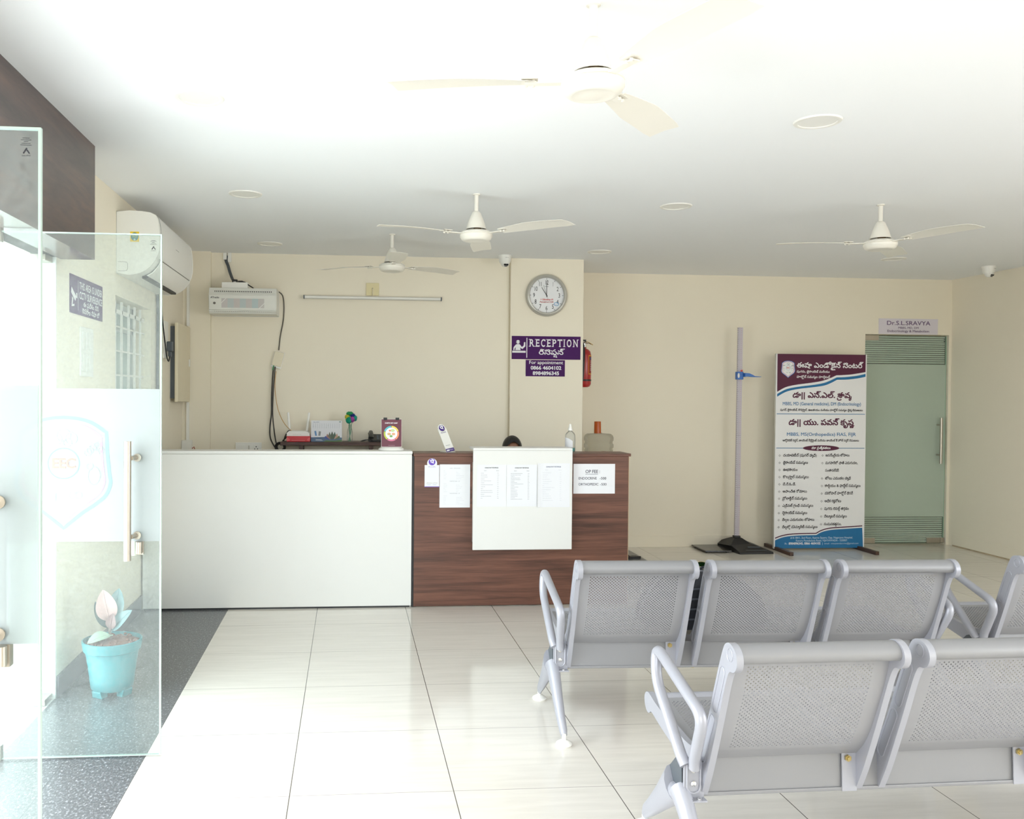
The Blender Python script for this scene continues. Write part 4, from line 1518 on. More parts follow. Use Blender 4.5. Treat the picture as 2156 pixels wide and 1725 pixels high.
obj('latch', MB().box(XL + 0.0625, XL + 0.07, 7.44, 7.47, 1.68, 1.74), M_WPLAS, db)
cn = MB().box(-1.352, -1.330, 7.4985, 7.5145, 2.02, 2.44)
tag(obj('conduit', cn, M_WPLAS), 'white wiring trunking rising in the corner above the cream board', 'conduit', 'corner trunking')
cn = MB().box(-1.352, -1.330, 7.4985, 7.5145, 1.07, 1.385)
tag(obj('conduit', cn, M_WPLAS), 'white wiring trunking dropping in the corner below the cream board', 'conduit', 'corner trunking')
jb = thing('junction_box', 'small white junction box low in the corner, just above the white counter', 'box', (-1.335, 7.49, 0.98))
obj('box', MB().box(-1.383, -1.302, 7.455, 7.5145, 0.98, 1.07), M_WPLAS, jb, bevel=0.003)
obj('wire', MB().tube([(-1.3015, 7.485, 1.0), (-1.285, 7.48, 1.015), (-1.275, 7.478, 0.985)], 0.004, 6), pm('red_wire', (170, 70, 50), 0.5), jb)

# CCTV sign and switchboard seen through the glass
sg = thing('cctv_sign', 'purple sign about camera surveillance on the left wall, seen through the glass door', 'sign', (XL, 4.81, 1.855))
PURP = (70, 20, 90)
obj('board', MB().box(XL, XL + 0.003, 4.52, 5.10, 1.858, 2.052), pm('purple_sign_board', PURP, 0.6, var=0.02, spec=0.25), sg)
p = Print((XL + 0.003, 4.52, 1.858), (0, 1, 0), (0, 0, 1), 0.58, 0.194, (0, 0, 1000, 335), lift=0.0006)
LW = (236, 234, 238)
p.poly([(40, 110), (170, 180), (150, 225), (30, 160)], LW).rect(170, 150, 200, 195, LW).poly([(60, 190), (90, 205), (70, 260), (120, 250), (120, 270), (40, 280)], LW).rect(225, 35, 232, 300, LW)
p.text('THIS AREA IS UNDER', 265, 105, 62, LW, x1=975, bold=0.03).text('CCTV SURVEILENCE', 265, 190, 62, LW, x1=975, bold=0.03)
p.text('ఈ ప్రదేశం సిసి', 380, 250, 36, LW, x1=860, bold=0.02).text('కెమెరాల నిఘా లో', 350, 312, 36, LW, x1=890, bold=0.02)
p.build('lettering', sg)
sb = thing('switchboard', 'white switch plate on the left wall below the purple sign', 'switch', (XL, 4.79, 1.55))
obj('plate', MB().box(XL, XL + 0.01, 4.68, 4.90, 1.545, 1.80), M_WPLAS, sb, bevel=0.002)
for q in range(2):
    for k in range(3):
        obj('switch', MB().box(XL + 0.0102, XL + 0.014, 4.70 + k * 0.063, 4.755 + k * 0.063, 1.57 + q * 0.115, 1.66 + q * 0.115), M_WPLAS, sb, bevel=0.002)

# ------------------------------------------------------------------ network rack and its cables
rk = thing('network_rack', 'white wall-mounted network cabinet on the back wall', 'cabinet', (-0.866, 7.44, 2.11))
MR = pm('off_white_powder_coat', (228, 228, 222), 0.45, var=0.01)
obj('cabinet', MB().prism([(7.300, 2.150), (7.300, 2.255), (7.325, 2.322), (7.5735, 2.322), (7.5735, 2.112), (7.325, 2.112)], -1.139, -0.600, 'x'), MR, rk, bevel=0.003)
obj('door_panel', MB().box(-1.137, -0.602, 7.293, 7.2995, 2.140, 2.262), MR, rk, bevel=0.003)
for z in (2.134, 2.268):
    obj('rail', MB().tube([(-1.139, 7.298, z), (-0.600, 7.298, z)], 0.006, 10), MR, rk)
wp_ = Print((-1.137, 7.2925, 2.140), (1, 0, 0), (0, 0, 1), 0.535, 0.122, (0, 0, 1000, 228), lift=0.0006)
wp_.rect(185, 55, 825, 195, (190, 196, 196)).up()
for k, c in enumerate(((200, 195, 194), (190, 198, 198), (201, 194, 192), (188, 199, 199), (200, 195, 193), (184, 199, 200), (198, 194, 192))):
    wp_.rect(185 + k * 91.4, 55, 185 + (k + 1) * 91.4, 195, c)
wp_.up()
wp_.stroke([(178, 128), (260, 46)], 9, (236, 236, 232)).stroke([(745, 204), (832, 118)], 9, (236, 236, 232))
wp_.text('ATracks', 22, 55, 28, (60, 60, 66), x1=150, bold=0.03).ell(80, 128, 19, 18, (70, 66, 64)).up().ell(80, 128, 9, 8, (140, 132, 126))
wp_.build('window_print', rk)
vt = Print((-1.139, 7.2995, 2.2555), (1, 0, 0), (0, 0.0255, 0.067), 0.539, 0.072, (0, 0, 1000, 134), lift=0.001)
for k in range(31):
    vt.ell(85 + k * 28, 62, 7, 12, (40, 40, 42), 10)
vt.build('vent_hole', rk)
vt = Print((-1.139, 7.325, 2.1115), (1, 0, 0), (0, -0.025, 0.038), 0.539, 0.045, (0, 0, 1000, 84), lift=0.001)
for k in range(31):
    vt.ell(80 + k * 28, 36, 7, 12, (40, 40, 42), 10)
vt.build('vent_hole', rk)
bx = thing('white_box', 'flat white box lying on top of the network cabinet', 'box', (-0.93, 7.42, 2.3225))
obj('body', MB().box(-1.045, -0.835, 7.35, 7.50, 2.3225, 2.372), M_WPLAS, bx, bevel=0.003)
ad = thing('power_adapter', 'small black power adapter on the white box', 'adapter', (-0.945, 7.42, 2.372))
obj('body', MB().box(-0.968, -0.925, 7.40, 7.44, 2.3725, 2.402), M_BLACK, ad, bevel=0.004)
obj('label', MB().box(-0.957, -0.934, 7.3990, 7.3998, 2.376, 2.384), M_WPLAS, ad)
wv = thing('wire_trunk', 'grey bundled wires from two white trunking stubs at the ceiling, down to the cabinet', 'wires', (-1.05, 7.55, 2.4))
obj('trunking', MB().box(-1.062, -1.034, 7.555, 7.5735, 2.585, 2.643), M_WPLAS, wv)
obj('trunking', MB().box(-1.024, -0.996, 7.555, 7.5735, 2.565, 2.643), M_WPLAS, wv)
for dx in (-0.006, 0.006):
    obj('wire', MB().tube(smooth_path([(-1.035 + dx, 7.565, 2.62), (-1.040 + dx, 7.56, 2.58), (-1.022 + dx, 7.555, 2.535), (-1.005 + dx, 7.54, 2.48), (-0.975 + dx, 7.47, 2.415), (-0.962 + dx, 7.435, 2.398)], 5), 0.0065, 8), M_DGREY, wv)
tag(obj('power_cable', MB().tube(smooth_path([(-0.915, 7.37, 2.3785), (-0.88, 7.37, 2.379), (-0.855, 7.365, 2.372), (-0.83, 7.36, 2.352), (-0.79, 7.35, 2.327)], 5), [0.0085] * 6 + [0.0045] * 15, 8), M_BLACK), 'short black lead lying across the top of the white box', 'cable')
ont = thing('fiber_box', 'small tilted white fibre box halfway down the back wall, cables running through it', 'box', (-0.60, 7.56, 1.69))
Ro = Matrix.Translation((-0.605, 7.566, 1.75)) @ Matrix.Rotation(radians(14), 4, 'Y')
obj('cover', MB().box(-0.040, 0.040, -0.022, 0.0, -0.056, 0.066, mat=Ro), M_CREAMPLAS, ont, bevel=0.004)
obj('base', MB().box(-0.044, 0.044, -0.014, 0.003, -0.072, 0.069, mat=Ro), M_WPLAS, ont, bevel=0.003)
obj('green_connector', MB().box(-0.024, -0.014, -0.022, -0.015, -0.095, -0.056, mat=Ro), pm('green_connector', (40, 130, 70), 0.4), ont)
cab = pm('black_cable', (52, 50, 48), 0.5)
tag(obj('cable', MB().tube(smooth_path([(-0.592, 7.50, 2.315), (-0.565, 7.54, 2.285), (-0.556, 7.566, 2.20), (-0.562, 7.566, 2.08), (-0.585, 7.566, 1.95), (-0.598, 7.566, 1.83)], 6), 0.0052, 8), pm('grey_cable', (96, 92, 82), 0.5)), 'dark grey cable hanging from the cabinet to the small fibre box', 'cable')
tag(obj('cable', MB().tube(smooth_path([(-0.640, 7.555, 1.692), (-0.648, 7.562, 1.6), (-0.655, 7.562, 1.45), (-0.656, 7.562, 1.3), (-0.668, 7.56, 1.18), (-0.664, 7.555, 1.09), (-0.635, 7.55, 1.025), (-0.605, 7.545, 0.985), (-0.59, 7.54, 0.93)], 6), 0.0056, 8), cab), 'black cable bowing out leftmost from the fibre box down behind the counter', 'cable')
tag(obj('cable', MB().tube(smooth_path([(-0.624, 7.530, 1.690), (-0.632, 7.532, 1.6), (-0.641, 7.532, 1.45), (-0.644, 7.532, 1.3), (-0.634, 7.532, 1.18), (-0.622, 7.552, 1.08), (-0.603, 7.54, 1.0), (-0.585, 7.53, 0.93)], 6), 0.0052, 8), cab), 'black cable hanging straight from the fibre box to the coil behind the counter', 'cable')
tag(obj('yellow_cable', MB().tube(smooth_path([(-0.618, 7.545, 1.652), (-0.626, 7.548, 1.58), (-0.624, 7.548, 1.47), (-0.60, 7.54, 1.33), (-0.55, 7.52, 1.22), (-0.48, 7.46, 1.15), (-0.435, 7.43, 1.128)], 6), 0.0026, 6), pm('yellow_fibre', (196, 150, 80), 0.5)), 'thin yellow fibre cable sagging from the fibre box to the router', 'cable')
coil = MB()
for k in range(3):
    coil.tube([(-0.578 + (0.042 - 0.006 * k) * cos(t), 7.525 + 0.012 * k - 0.012, 1.012 + (0.040 - 0.006 * k) * sin(t)) for t in [2 * pi * q / 24 for q in range(25)]], 0.006, 8, ref=(0, 1, 0))
tag(obj('cable_coil', coil, M_BLACK), 'coil of black cable just behind the counter top, left of the wall shelf', 'cable')
for z, a, b in ((1.0, 0.0, 'upper'), (1.0, 0.05, 'lower')):
    tag(obj('cable', MB().tube(smooth_path([(-0.575, 7.50, 1.03), (-0.55, 7.47, 1.06 + a * 0.2), (-0.53, 7.44, 1.11 - a * 0.4), (-0.505, 7.42, 1.150 - a * 0.6), (-0.49, 7.41, 1.155 - a * 0.6)], 5), 0.0055, 8), cab), '%s of two short black leads between the coil and the router' % b, 'cable', 'router leads')

# ------------------------------------------------------------------ tube light, wall box, sockets
tl = thing('tube_light', 'long thin unlit tube light across the back wall', 'light', (0.196, 7.56, 2.27))
obj('batten', MB().box(-0.389, 0.782, 7.545, 7.5745, 2.270, 2.296), pm('aluminium_channel', (206, 206, 200), 0.35, metal=0.3), tl, bevel=0.002)
obj('tube', MB().tube([(-0.38, 7.542, 2.283), (0.773, 7.542, 2.283)], 0.0105, 12), M_WPLAS, tl)
for x in (-0.391, 0.777):
    obj('end_cap', MB().box(x, x + 0.007, 7.530, 7.5745, 2.268, 2.298), M_DGREY, tl)
wb_ = thing('wall_socket_box', 'pale yellow square socket box on the back wall above the tube light', 'socket', (0.192, 7.57, 2.306))
obj('plate', MB().box(0.137, 0.247, 7.562, 7.5745, 2.306, 2.412), pm('pale_yellow_plastic', (226, 214, 170), 0.45), wb_, bevel=0.003)
obj('cord', MB().tube(smooth_path([(0.192, 7.561, 2.365), (0.193, 7.552, 2.345), (0.193, 7.553, 2.30)], 4), 0.004, 8), M_CREAMPLAS, wb_)
obj('hole', MB().tube([(0.192, 7.5625, 2.366), (0.192, 7.5615, 2.366)], 0.005, 10), M_BLACK, wb_)
sk = thing('socket_plate', 'white socket and switch plate low on the back wall, half hidden by the white counter', 'socket', (-0.85, 7.57, 0.96))
obj('plate', MB().box(-0.955, -0.738, 7.563, 7.5745, 0.955, 1.047), M_WPLAS, sk, bevel=0.002)
for x0, x1 in ((-0.93, -0.878), (-0.868, -0.818), (-0.808, -0.758)):
    obj('module', MB().box(x0, x1, 7.5605, 7.5628, 0.96, 1.028), M_WPLAS, sk, bevel=0.0015)
obj('rocker', MB().box(-0.848, -0.838, 7.556, 7.5604, 0.965, 1.022), pm('grey_rocker', (196, 192, 182), 0.4), sk)
for x in (-0.783, -0.795, -0.771):
    obj('socket_hole', MB().tube([(x, 7.5604, 1.012 if x == -0.783 else 0.992), (x, 7.5598, 1.012 if x == -0.783 else 0.992)], 0.005, 10), M_BLACK, sk)

# ------------------------------------------------------------------ clock and signs on the pillar
YQ = 7.535
ck = thing('wall_clock', 'round silver-rimmed wall clock on the pillar above the purple reception sign', 'clock', (1.69, YQ, 2.33))
cx, cz = 1.692, 2.329
Rc = Matrix.Translation((cx, YQ, cz)) @ Matrix.Rotation(radians(90), 4, 'X')
obj('rim', MB().lathe([(0.150, 0.012), (0.151, 0.030), (0.158, 0.038), (0.170, 0.036), (0.180, 0.024), (0.1825, 0.001), (0.150, 0.001)], 64, mat=Rc), pm('silver_clock_rim', (192, 190, 182), 0.3, metal=0.35), ck)
obj('dial', MB().lathe([(0.0, 0.012), (0.152, 0.012), (0.152, 0.003), (0.0, 0.003)], 64, mat=Rc), pm('white_dial', (236, 237, 240), 0.4, var=0.005), ck)
p = Print((cx - 0.152, YQ - 0.012, cz - 0.152), (1, 0, 0), (0, 0, 1), 0.304, 0.304, (-100, -100, 100, 100), lift=0.0006)
for k in range(12):
    a = 2 * pi * k / 12
    p.stroke([(97 * sin(a), -97 * cos(a)), (89 * sin(a), -89 * cos(a))], 2.2, (60, 60, 62))
    n = str(12 if k == 0 else k)
    hw = 6.2 if len(n) == 1 else 10.5
    if n == '1':
        hw = 3.0
    x, y = 73 * sin(a), -73 * cos(a)
    p.text(n, x - hw, y + 12, 24, (58, 58, 60), x1=x + hw, bold=0.01)
p.text('+ Glimestar-M', -36, 28, 9, (206, 62, 62), x1=38, bold=0.05).text('Pantakind DSR', -40, 42, 9, (180, 60, 66), x1=40, bold=0.03, slant=0.15)
p.stroke([(-11, -50), (11, -50)], 2, (120, 120, 124)).ring(57, 49, 14, 3, (70, 150, 200), ry=9).stroke([(48, 51), (66, 46)], 2, (120, 180, 220))
p.build('dial_print', ck)
for nm, ang, ln, wd, tail, zz in (('hour_hand', -33, 54, 3.6, 8, 0.0145), ('minute_hand', 0, 80, 3.0, 10, 0.016), ('second_hand', 162, 24, 1.2, 60, 0.0175)):
    h = Print((cx - 0.152, YQ - zz, cz - 0.152), (1, 0, 0), (0, 0, 1), 0.304, 0.304, (-100, -100, 100, 100), lift=0.0005)
    a = radians(ang)
    hm = MB().prism([(-tail / 1000 * 1.52 * 0 - 0.0, 0), (0, 0)], 0, 0) if False else MB()
    f = 0.00152
    d, nrm_ = Vector((sin(a), 0, cos(a))), Vector((cos(a), 0, -sin(a)))
    c0 = Vector((cx, YQ - zz, cz))
    qs = [c0 - d * tail * f + nrm_ * wd * f / 2, c0 + d * ln * f + nrm_ * wd * f * 0.3, c0 + d * ln * f - nrm_ * wd * f * 0.3, c0 - d * tail * f - nrm_ * wd * f / 2]
    hm.add(qs + [v + Vector((0, -0.001, 0)) for v in qs], [(0, 1, 2, 3), (7, 6, 5, 4), (0, 4, 5, 1), (1, 5, 6, 2), (2, 6, 7, 3), (3, 7, 4, 0)])
    obj(nm, hm, pm('clock_hand_black', (40, 40, 42), 0.4), ck)
obj('hand_hub', MB().lathe([(0.0, 0.0185), (0.004, 0.0185), (0.004, 0.012)], 14, mat=Rc), M_BLACK, ck)

rs = thing('reception_sign', 'large purple RECEPTION sign on the pillar below the clock', 'sign', (1.695, YQ, 1.777))
obj('board', MB().box(1.393, 1.997, YQ - 0.004, YQ, 1.776, 1.976), pm('purple_sign_board', PURP, 0.6, var=0.02, spec=0.25), rs)
p = Print((1.393, YQ - 0.004, 1.776), (1, 0, 0), (0, 0, 1), 0.604, 0.200, (292, 700, 838, 888), lift=0.0006)
p.rect(408, 714, 414, 876, LW)
p.rect(296, 820, 402, 836, LW)
p.ell(341, 748, 15, 15, LW).rect(326, 744, 331, 758, LW).rect(351, 744, 356, 758, LW)
p.poly([(322, 772), (332, 766), (352, 766), (360, 774), (372, 790), (386, 776), (388, 750), (399, 750), (399, 784), (376, 806), (366, 800), (358, 794), (362, 815), (320, 815), (324, 794), (316, 798), (314, 815), (304, 815), (306, 792)], LW)
x = 426
letters = [('R', 47), ('E', 40), ('C', 44), ('E', 40), ('P', 42), ('T', 44), ('I', 22), ('O', 49), ('N', 49)]
for ch, wd in letters:
    a, b = x + 4, x + wd - 6
    if ch == 'I':
        p.rect(x + 6, 726, x + 13, 783, LW).rect(x + 1, 724, x + 18, 729, LW).rect(x + 1, 780, x + 18, 785, LW)
    else:
        p.text(ch, a, 784, 58, LW, x1=b, bold=0.035)
        p.dz = 0.0009
        ser = {'R': [(a - 4, 724, 8), (a - 4, 780, 14), (b - 4, 780, 11)], 'E': [(a - 4, 724, 8), (a - 4, 780, 8)], 'P': [(a - 4, 724, 8), (a - 4, 780, 16)], 'N': [(a - 4, 724, 9), (a - 4, 780, 14), (b - 9, 724, 14)]}.get(ch, [])
        for sx, sy, sw in ser:
            p.rect(sx, sy, sx + sw, sy + 5, LW)
        if ch == 'T':
            p.rect((a + b) / 2 - 8, 780, (a + b) / 2 + 8, 785, LW).rect(a - 2, 724, a + 2, 738, LW).rect(b - 2, 724, b + 2, 738, LW)
        if ch == 'E':
            p.rect(b - 3, 724, b + 1, 737, LW).rect(b - 2, 772, b + 2, 785, LW)
        if ch == 'C':
            p.rect(b - 3, 726, b + 1, 742, LW)
    p.dz = 0.0
    x += wd + 2.6
p.text('రిసెప్షన్', 505, 848, 33, LW, x1=703, bold=0.03)
p.build('lettering', rs)
asg = thing('appointment_sign', 'small purple appointment phone number sign just under the RECEPTION sign', 'sign', (1.69, YQ, 1.63))
obj('board', MB().box(1.517, 1.861, YQ - 0.0035, YQ, 1.629, 1.770), pm('purple_sign_board', PURP, 0.6, var=0.02, spec=0.25), asg)
p = Print((1.517, YQ - 0.0035, 1.629), (1, 0, 0), (0, 0, 1), 0.344, 0.141, (404, 893, 709, 1024), lift=0.0006)
p.text('For appointment', 428, 925, 26, LW, x1=694, bold=0.02).text('0866 4604102', 442, 969, 27, LW, x1=681, bold=0.06).text('8984896345', 458, 1012, 27, LW, x1=665, bold=0.06)
p.build('lettering', asg)

# ------------------------------------------------------------------ far wall: name plate, banner stand, height rod, scale
np_ = thing('name_plate', 'pale lilac doctor name plate above the frosted door', 'sign', (5.52, YFAR, 2.09))
obj('board', MB().box(5.214, 5.832, YFAR - 0.004, YFAR, 2.098, 2.252), pm('pale_lilac_board', (222, 216, 226), 0.4, var=0.01), np_)
p = Print((5.214, YFAR - 0.004, 2.098), (1, 0, 0), (0, 0, 1), 0.618, 0.154, (308, 912, 1056, 1122), lift=0.0008)
DP = (86, 56, 106)
p.text('Dr.S.L.SRAVYA', 404, 998, 54, DP, x1=958, bold=0.012).text('MBBS, MD, DM', 551, 1048, 26, DP, x1=812, bold=0.02).text('Endocrinology & Metabolism', 413, 1094, 30, DP, x1=946, bold=0.02)
p.build('lettering', np_)

YBN = 8.10
bn = thing('banner_stand', 'tall standing clinic banner in maroon, white and blue beside the frosted door', 'banner', (4.50, YBN, 0))
X0, X1, Z0, Z1 = 4.052, 4.955, 0.018, 1.878
obj('panel', MB().box(X0, X1, YBN, YBN + 0.022, Z0, Z1), pm('banner_white', (240, 240, 242), 0.45, var=0.01), bn)
for x in (X0 - 0.002, X1 - 0.010):
    obj('edge_trim', MB().box(x, x + 0.012, YBN + 0.0005, YBN + 0.025, Z0 - 0.003, Z1 + 0.002), pm('aluminium_channel', (206, 206, 200), 0.35, metal=0.3), bn)
for x in (4.075, 4.905):
    obj('foot_bar', MB().box(x - 0.018, x + 0.018, 7.80, 8.315, 0.0, 0.034), wood('dark_brown_bar', (52, 36, 30), (70, 50, 42), (86, 62, 52), (8, 1, 8)), bn, bevel=0.003)
    obj('post', MB().box(x - 0.012, x + 0.012, YBN + 0.0225, YBN + 0.045, 0.0345, 1.5), pm('aluminium_channel', (206, 206, 200), 0.35, metal=0.3), bn)
obj('stub_leg', MB().tube([(4.925, YBN + 0.010, 0.0), (4.925, YBN + 0.010, 0.018)], 0.008, 10), M_WPLAS, bn)
MAR, BLU, BLK, WHT = (84, 20, 56), (26, 112, 166), (44, 38, 42), (240, 240, 242)
# artwork in units of 1000 across and 2060 down
p = Print((X0 + 0.010, YBN, Z0), (1, 0, 0), (0, 0, 1), X1 - X0 - 0.020, Z1 - Z0, (0, 0, 1000, 2060), lift=0.0008)


def c4(cx, cy):
    """layout position of a point measured on the banner artwork"""
    l, r = 122 - 0.0165 * cy, 1560 - 0.0175 * cy
    return ((cx - l) / (r - l) * 1000, (cy - 112) * 0.6667)


def cv(pts, n=5):
    return [(v.x, v.y) for v in smooth_path([(*c4(*q), 0) for q in pts], n)]


low = cv([(112, 715), (250, 640), (420, 600), (640, 570), (820, 540), (950, 500), (1070, 446)]) + cv([(1085, 443), (1160, 440), (1300, 430), (1430, 410), (1556, 388)])
p.poly([(0, 0), (1000, 0)] + [(min(1000, max(0, x)), y) for x, y in reversed(low)], MAR)
bu = cv([(112, 748), (260, 672), (450, 632), (700, 600), (860, 570), (960, 535), (1078, 478)]) + cv([(1090, 476), (1200, 472), (1400, 450), (1556, 416)])
bl = cv([(112, 792), (260, 712), (450, 667), (700, 636), (870, 610), (980, 570), (1082, 517)]) + cv([(1094, 515), (1250, 510), (1420, 490), (1556, 462)])
clampx = lambda L: [(min(1000, max(0, x)), y) for x, y in L]
p.poly(clampx(bu) + list(reversed(clampx(bl))), BLU)
p.up()


def line(txt, xa, xb, base, hgt, col, bold=0.03):
    a, b = c4(xa, base), c4(xb, base)
    p.text(txt, a[0], a[1], hgt * 0.6667, col, x1=b[0], bold=bold)


line('ఈషా ఎండోక్రైన్ సెంటర్', 428, 1500, 325, 66, WHT, 0.035)
line('షుగరు, థైరాయిడ్ మరియు', 428, 965, 405, 28, WHT)
line('హార్మోన్ సమస్యల హాస్పిటల్', 428, 968, 490, 30, WHT)
line('డా|| ఎస్.ఎల్. శ్రావ్య', 360, 1315, 803, 70, MAR, 0.06)
line('MBBS, MD (General medicine), DM (Endocrinology)', 198, 1478, 925, 50, BLU, 0.02)
line('షుగర్, థైరాయిడ్, కొలెస్ట్రాల్, ఊబకాయం మరియు హార్మోన్ సమస్యల వైద్య నిపుణులు', 160, 1505, 1014, 26, BLK, 0.05)
line('డా|| యు. పవన్ కృష్ణ', 295, 1355, 1237, 72, MAR, 0.06)
line('MBBS, MS(Orthopedics) FIAS, FIJR', 262, 1390, 1410, 50, BLU, 0.02)
line('ఆర్థోపెడిక్ సర్జన్, జాయింట్ రీప్లేస్మెంట్ మరియు జాయింట్ కీ హోల్ సర్జరీ నిపుణులు', 198, 1443, 1498, 26, BLK, 0.05)
y1 = c4(100, 1063)[1]
p.rect(0, y1 - 3, 1000, y1 + 3, BLU)
y2 = c4(100, 1606)[1]
p.rect(0, y2 - 3, 1000, y2 + 3, BLU)
p.up()
e = c4(822, 1606)
p.ell(e[0], e[1], 206, 30, MAR)
p.up()
line('మా ప్రత్యేకతలు', 665, 975, 1620, 30, WHT, 0.05)
LEFT = [('దయాబెటీస్ (షుగర్ వ్యాధి)', 165, 205, 750), ('థైరాయిడ్ సమస్యలు', 280, 203, 607), ('ఊభకాయం', 393, 202, 438), ('కొలస్ట్రాల్ సమస్యలు', 508, 200, 620), ('పి.సి.ఓ.డి.', 622, 198, 410), ('అవాంచిత రోమాలు', 738, 195, 590), ('ప్రోలాక్టిన్ సమస్యలు', 850, 192, 592), ('ఎడ్రినల్ గ్రంధి సమస్యలు', 965, 190, 692), ('స్టెరాయిడ్ సమస్యలు', 1080, 188, 592), ('పిల్లల ఎదుగుదల లోపాలు', 1190, 186, 708), ('పిల్లల్లో మెచ్యూరిటీ సమస్యలు', 1305, 184, 760)]
RIGHT = [('జననేంద్రియ లోపాలు', 163, 893, 1285), ('మగవారిలో ఛాతి ఎదుగుదల,', 285, 890, 1420), ('సంతానలేమి', 405, 886, 1110), ('బోలు ఎముకల వ్యాధి', 530, 884, 1305), ('కాల్షియం & ఫాస్ఫేట్ సమస్యలు', 650, 880, 1465), ('మెనోపాస్ హార్మోన్ థెరపీ', 770, 878, 1340), ('అధిక రక్తపోటు', 893, 875, 1148), ('షుగరు లెవల్స్ తగ్గడం', 1015, 870, 1272), ('పిట్యూటరీ సమస్యలు', 1137, 867, 1240), ('నంపుసకత్వము,', 1262, 864, 1150)]
for lst, bx0 in ((LEFT, 55), (RIGHT, 48)):
    for t, b, xa, xb in lst:
        line(t, xa, xb, b + 1575, 34, BLK, 0.035)
        if t != 'సంతానలేమి':
            q = c4(xa - bx0, b + 1575 - 14)
            for dx, dy in ((0, -8), (8, 0), (0, 8), (-8, 0)):
                p.poly([(q[0] + dx - 4.2, q[1] + dy), (q[0] + dx, q[1] + dy - 4.2), (q[0] + dx + 4.2, q[1] + dy), (q[0] + dx, q[1] + dy + 4.2)], BLK)
wu = cv([(65, 3041), (200, 2996), (400, 2971), (725, 2966)]) + cv([(740, 2964), (820, 2921), (950, 2886), (1150, 2871), (1492, 2851)])
p.stroke(clampx(wu), 11, MAR)
wl_ = cv([(62, 3077), (200, 3026), (400, 3001), (725, 2994)]) + cv([(742, 2992), (830, 2946), (960, 2916), (1150, 2901), (1492, 2881)])
p.poly(clampx(wl_) + [(1000, 2060), (0, 2060)], BLU)
p.up()
line('# 8-184/1, 2nd Floor, Aparna Square, Opp. Nagarjuna Hospital,', 320, 1335, 1475 + 1575, 30, (200, 222, 236), 0.01)
line('Kanuru Pantakaluva Road, VIJAYAWADA - 520007.', 405, 1250, 1520 + 1575, 30, (200, 222, 236), 0.01)
line('Ph :', 225, 275, 1568 + 1575, 28, (200, 222, 236), 0.01)
line('8984896345, 0866 4604102', 290, 808, 1568 + 1575, 34, WHT, 0.05)
line('|', 832, 845, 1568 + 1575, 30, (200, 222, 236), 0.02)
line('email : sravyaendocrine@gmail.com', 868, 1430, 1566 + 1575, 24, (200, 222, 236), 0.0)
ce = c4(290, 338)
crest(p, ce[0], ce[1], 74, 176, (60, 120, 190), (205, 120, 160), (200, 80, 80), (110, 110, 120), 2.2)
p.build('lettering', bn)

hr = thing('height_rod', 'tall grey height rod with a blue slider and black base, by the far wall', 'measuring rod', (3.72, 8.15, 0))
RP = Matrix.Translation((3.708, 8.16, 0)) @ Matrix.Rotation(radians(0.3), 4, 'Y')
obj('pole', MB().box(-0.0225, 0.0225, -0.011, 0.011, 0.10, 2.128, mat=RP), pm('pale_grey_rod', (196, 190, 198), 0.4, var=0.02), hr)
p = Print(tuple(RP @ Vector((-0.0225, -0.011, 0.10))), (1, 0, 0), (0, 0, 1), 0.045, 2.028, (0, 0, 45, 2028), lift=0.0008)
for k in range(100):
    y = 10 + k * 20
    p.rect(2, y, 12 if k % 5 else 18, y + 3, (128, 118, 140)).rect(36 if k % 5 else 30, y, 43, y + 3, (190, 120, 130))
p.rect(21, 0, 24, 2028, (176, 170, 182))
p.rect(0, 1030, 45, 1034, (150, 144, 156)).rect(0, 1530, 45, 1534, (150, 144, 156))
p.build('scale_marks', hr)
BLUEP = pm('blue_slider_plastic', (52, 110, 190), 0.35)
obj('slider', MB().box(-0.034, 0.030, -0.026, 0.022, 1.630, 1.705, mat=RP), BLUEP, hr, bevel=0.006)
obj('slider_arm', MB().prism([(0.030, 1.692), (0.070, 1.690), (0.105, 1.676), (0.125, 1.664), (0.188, 1.660), (0.188, 1.656), (0.120, 1.655), (0.060, 1.660), (0.030, 1.655)], -0.06, 0.01, 'y', mat=RP), BLUEP, hr)
obj('slider_button', MB().box(0.004, 0.027, -0.012, 0.008, 1.705, 1.724, mat=RP), pm('red_button', (220, 70, 50), 0.4), hr, bevel=0.003)
obj('slider_window', MB().ball((-0.019, -0.026, 1.668), (0.011, 0.004, 0.024), 12, 8, mat=RP), M_WPLAS, hr)
bsm = MB()
top = [(3.668, 8.20, 0.115), (3.748, 8.20, 0.115), (3.748, 8.12, 0.115), (3.668, 8.12, 0.115)]
mid = [(3.625, 8.31, 0.072), (3.80, 8.31, 0.085), (3.80, 8.06, 0.075), (3.60, 8.04, 0.060)]
bot = [(3.585, 8.315, 0.035), (3.95, 8.315, 0.03), (3.955, 7.91, 0.018), (3.625, 7.90, 0.018)]
flo = [(3.585, 8.315, 0.0), (3.95, 8.315, 0.0), (3.955, 7.905, 0.0), (3.620, 7.895, 0.0)]
bsm.add(top + mid + bot + flo, [(0, 1, 2, 3)] + [(4 * r_ + k, 4 * r_ + 4 + k, 4 * r_ + 4 + (k + 1) % 4, 4 * r_ + (k + 1) % 4) for r_ in range(3) for k in range(4)] + [(15, 14, 13, 12)])
obj('base', bsm, M_BLACK, hr, bevel=0.004)
obj('collar', MB().box(3.678, 3.738, 8.135, 8.185, 0.1155, 0.135), M_BLACK, hr, bevel=0.004)
obj('base_slot', MB().box(3.74, 3.86, 7.985, 7.99, 0.045, 0.056, mat=None).box(3.70, 3.90, 7.935, 7.94, 0.026, 0.032), M_DGREY, hr)
ws = thing('weighing_scale', 'flat black glass weighing scale on the floor left of the height rod', 'scale', (3.46, 8.15, 0))
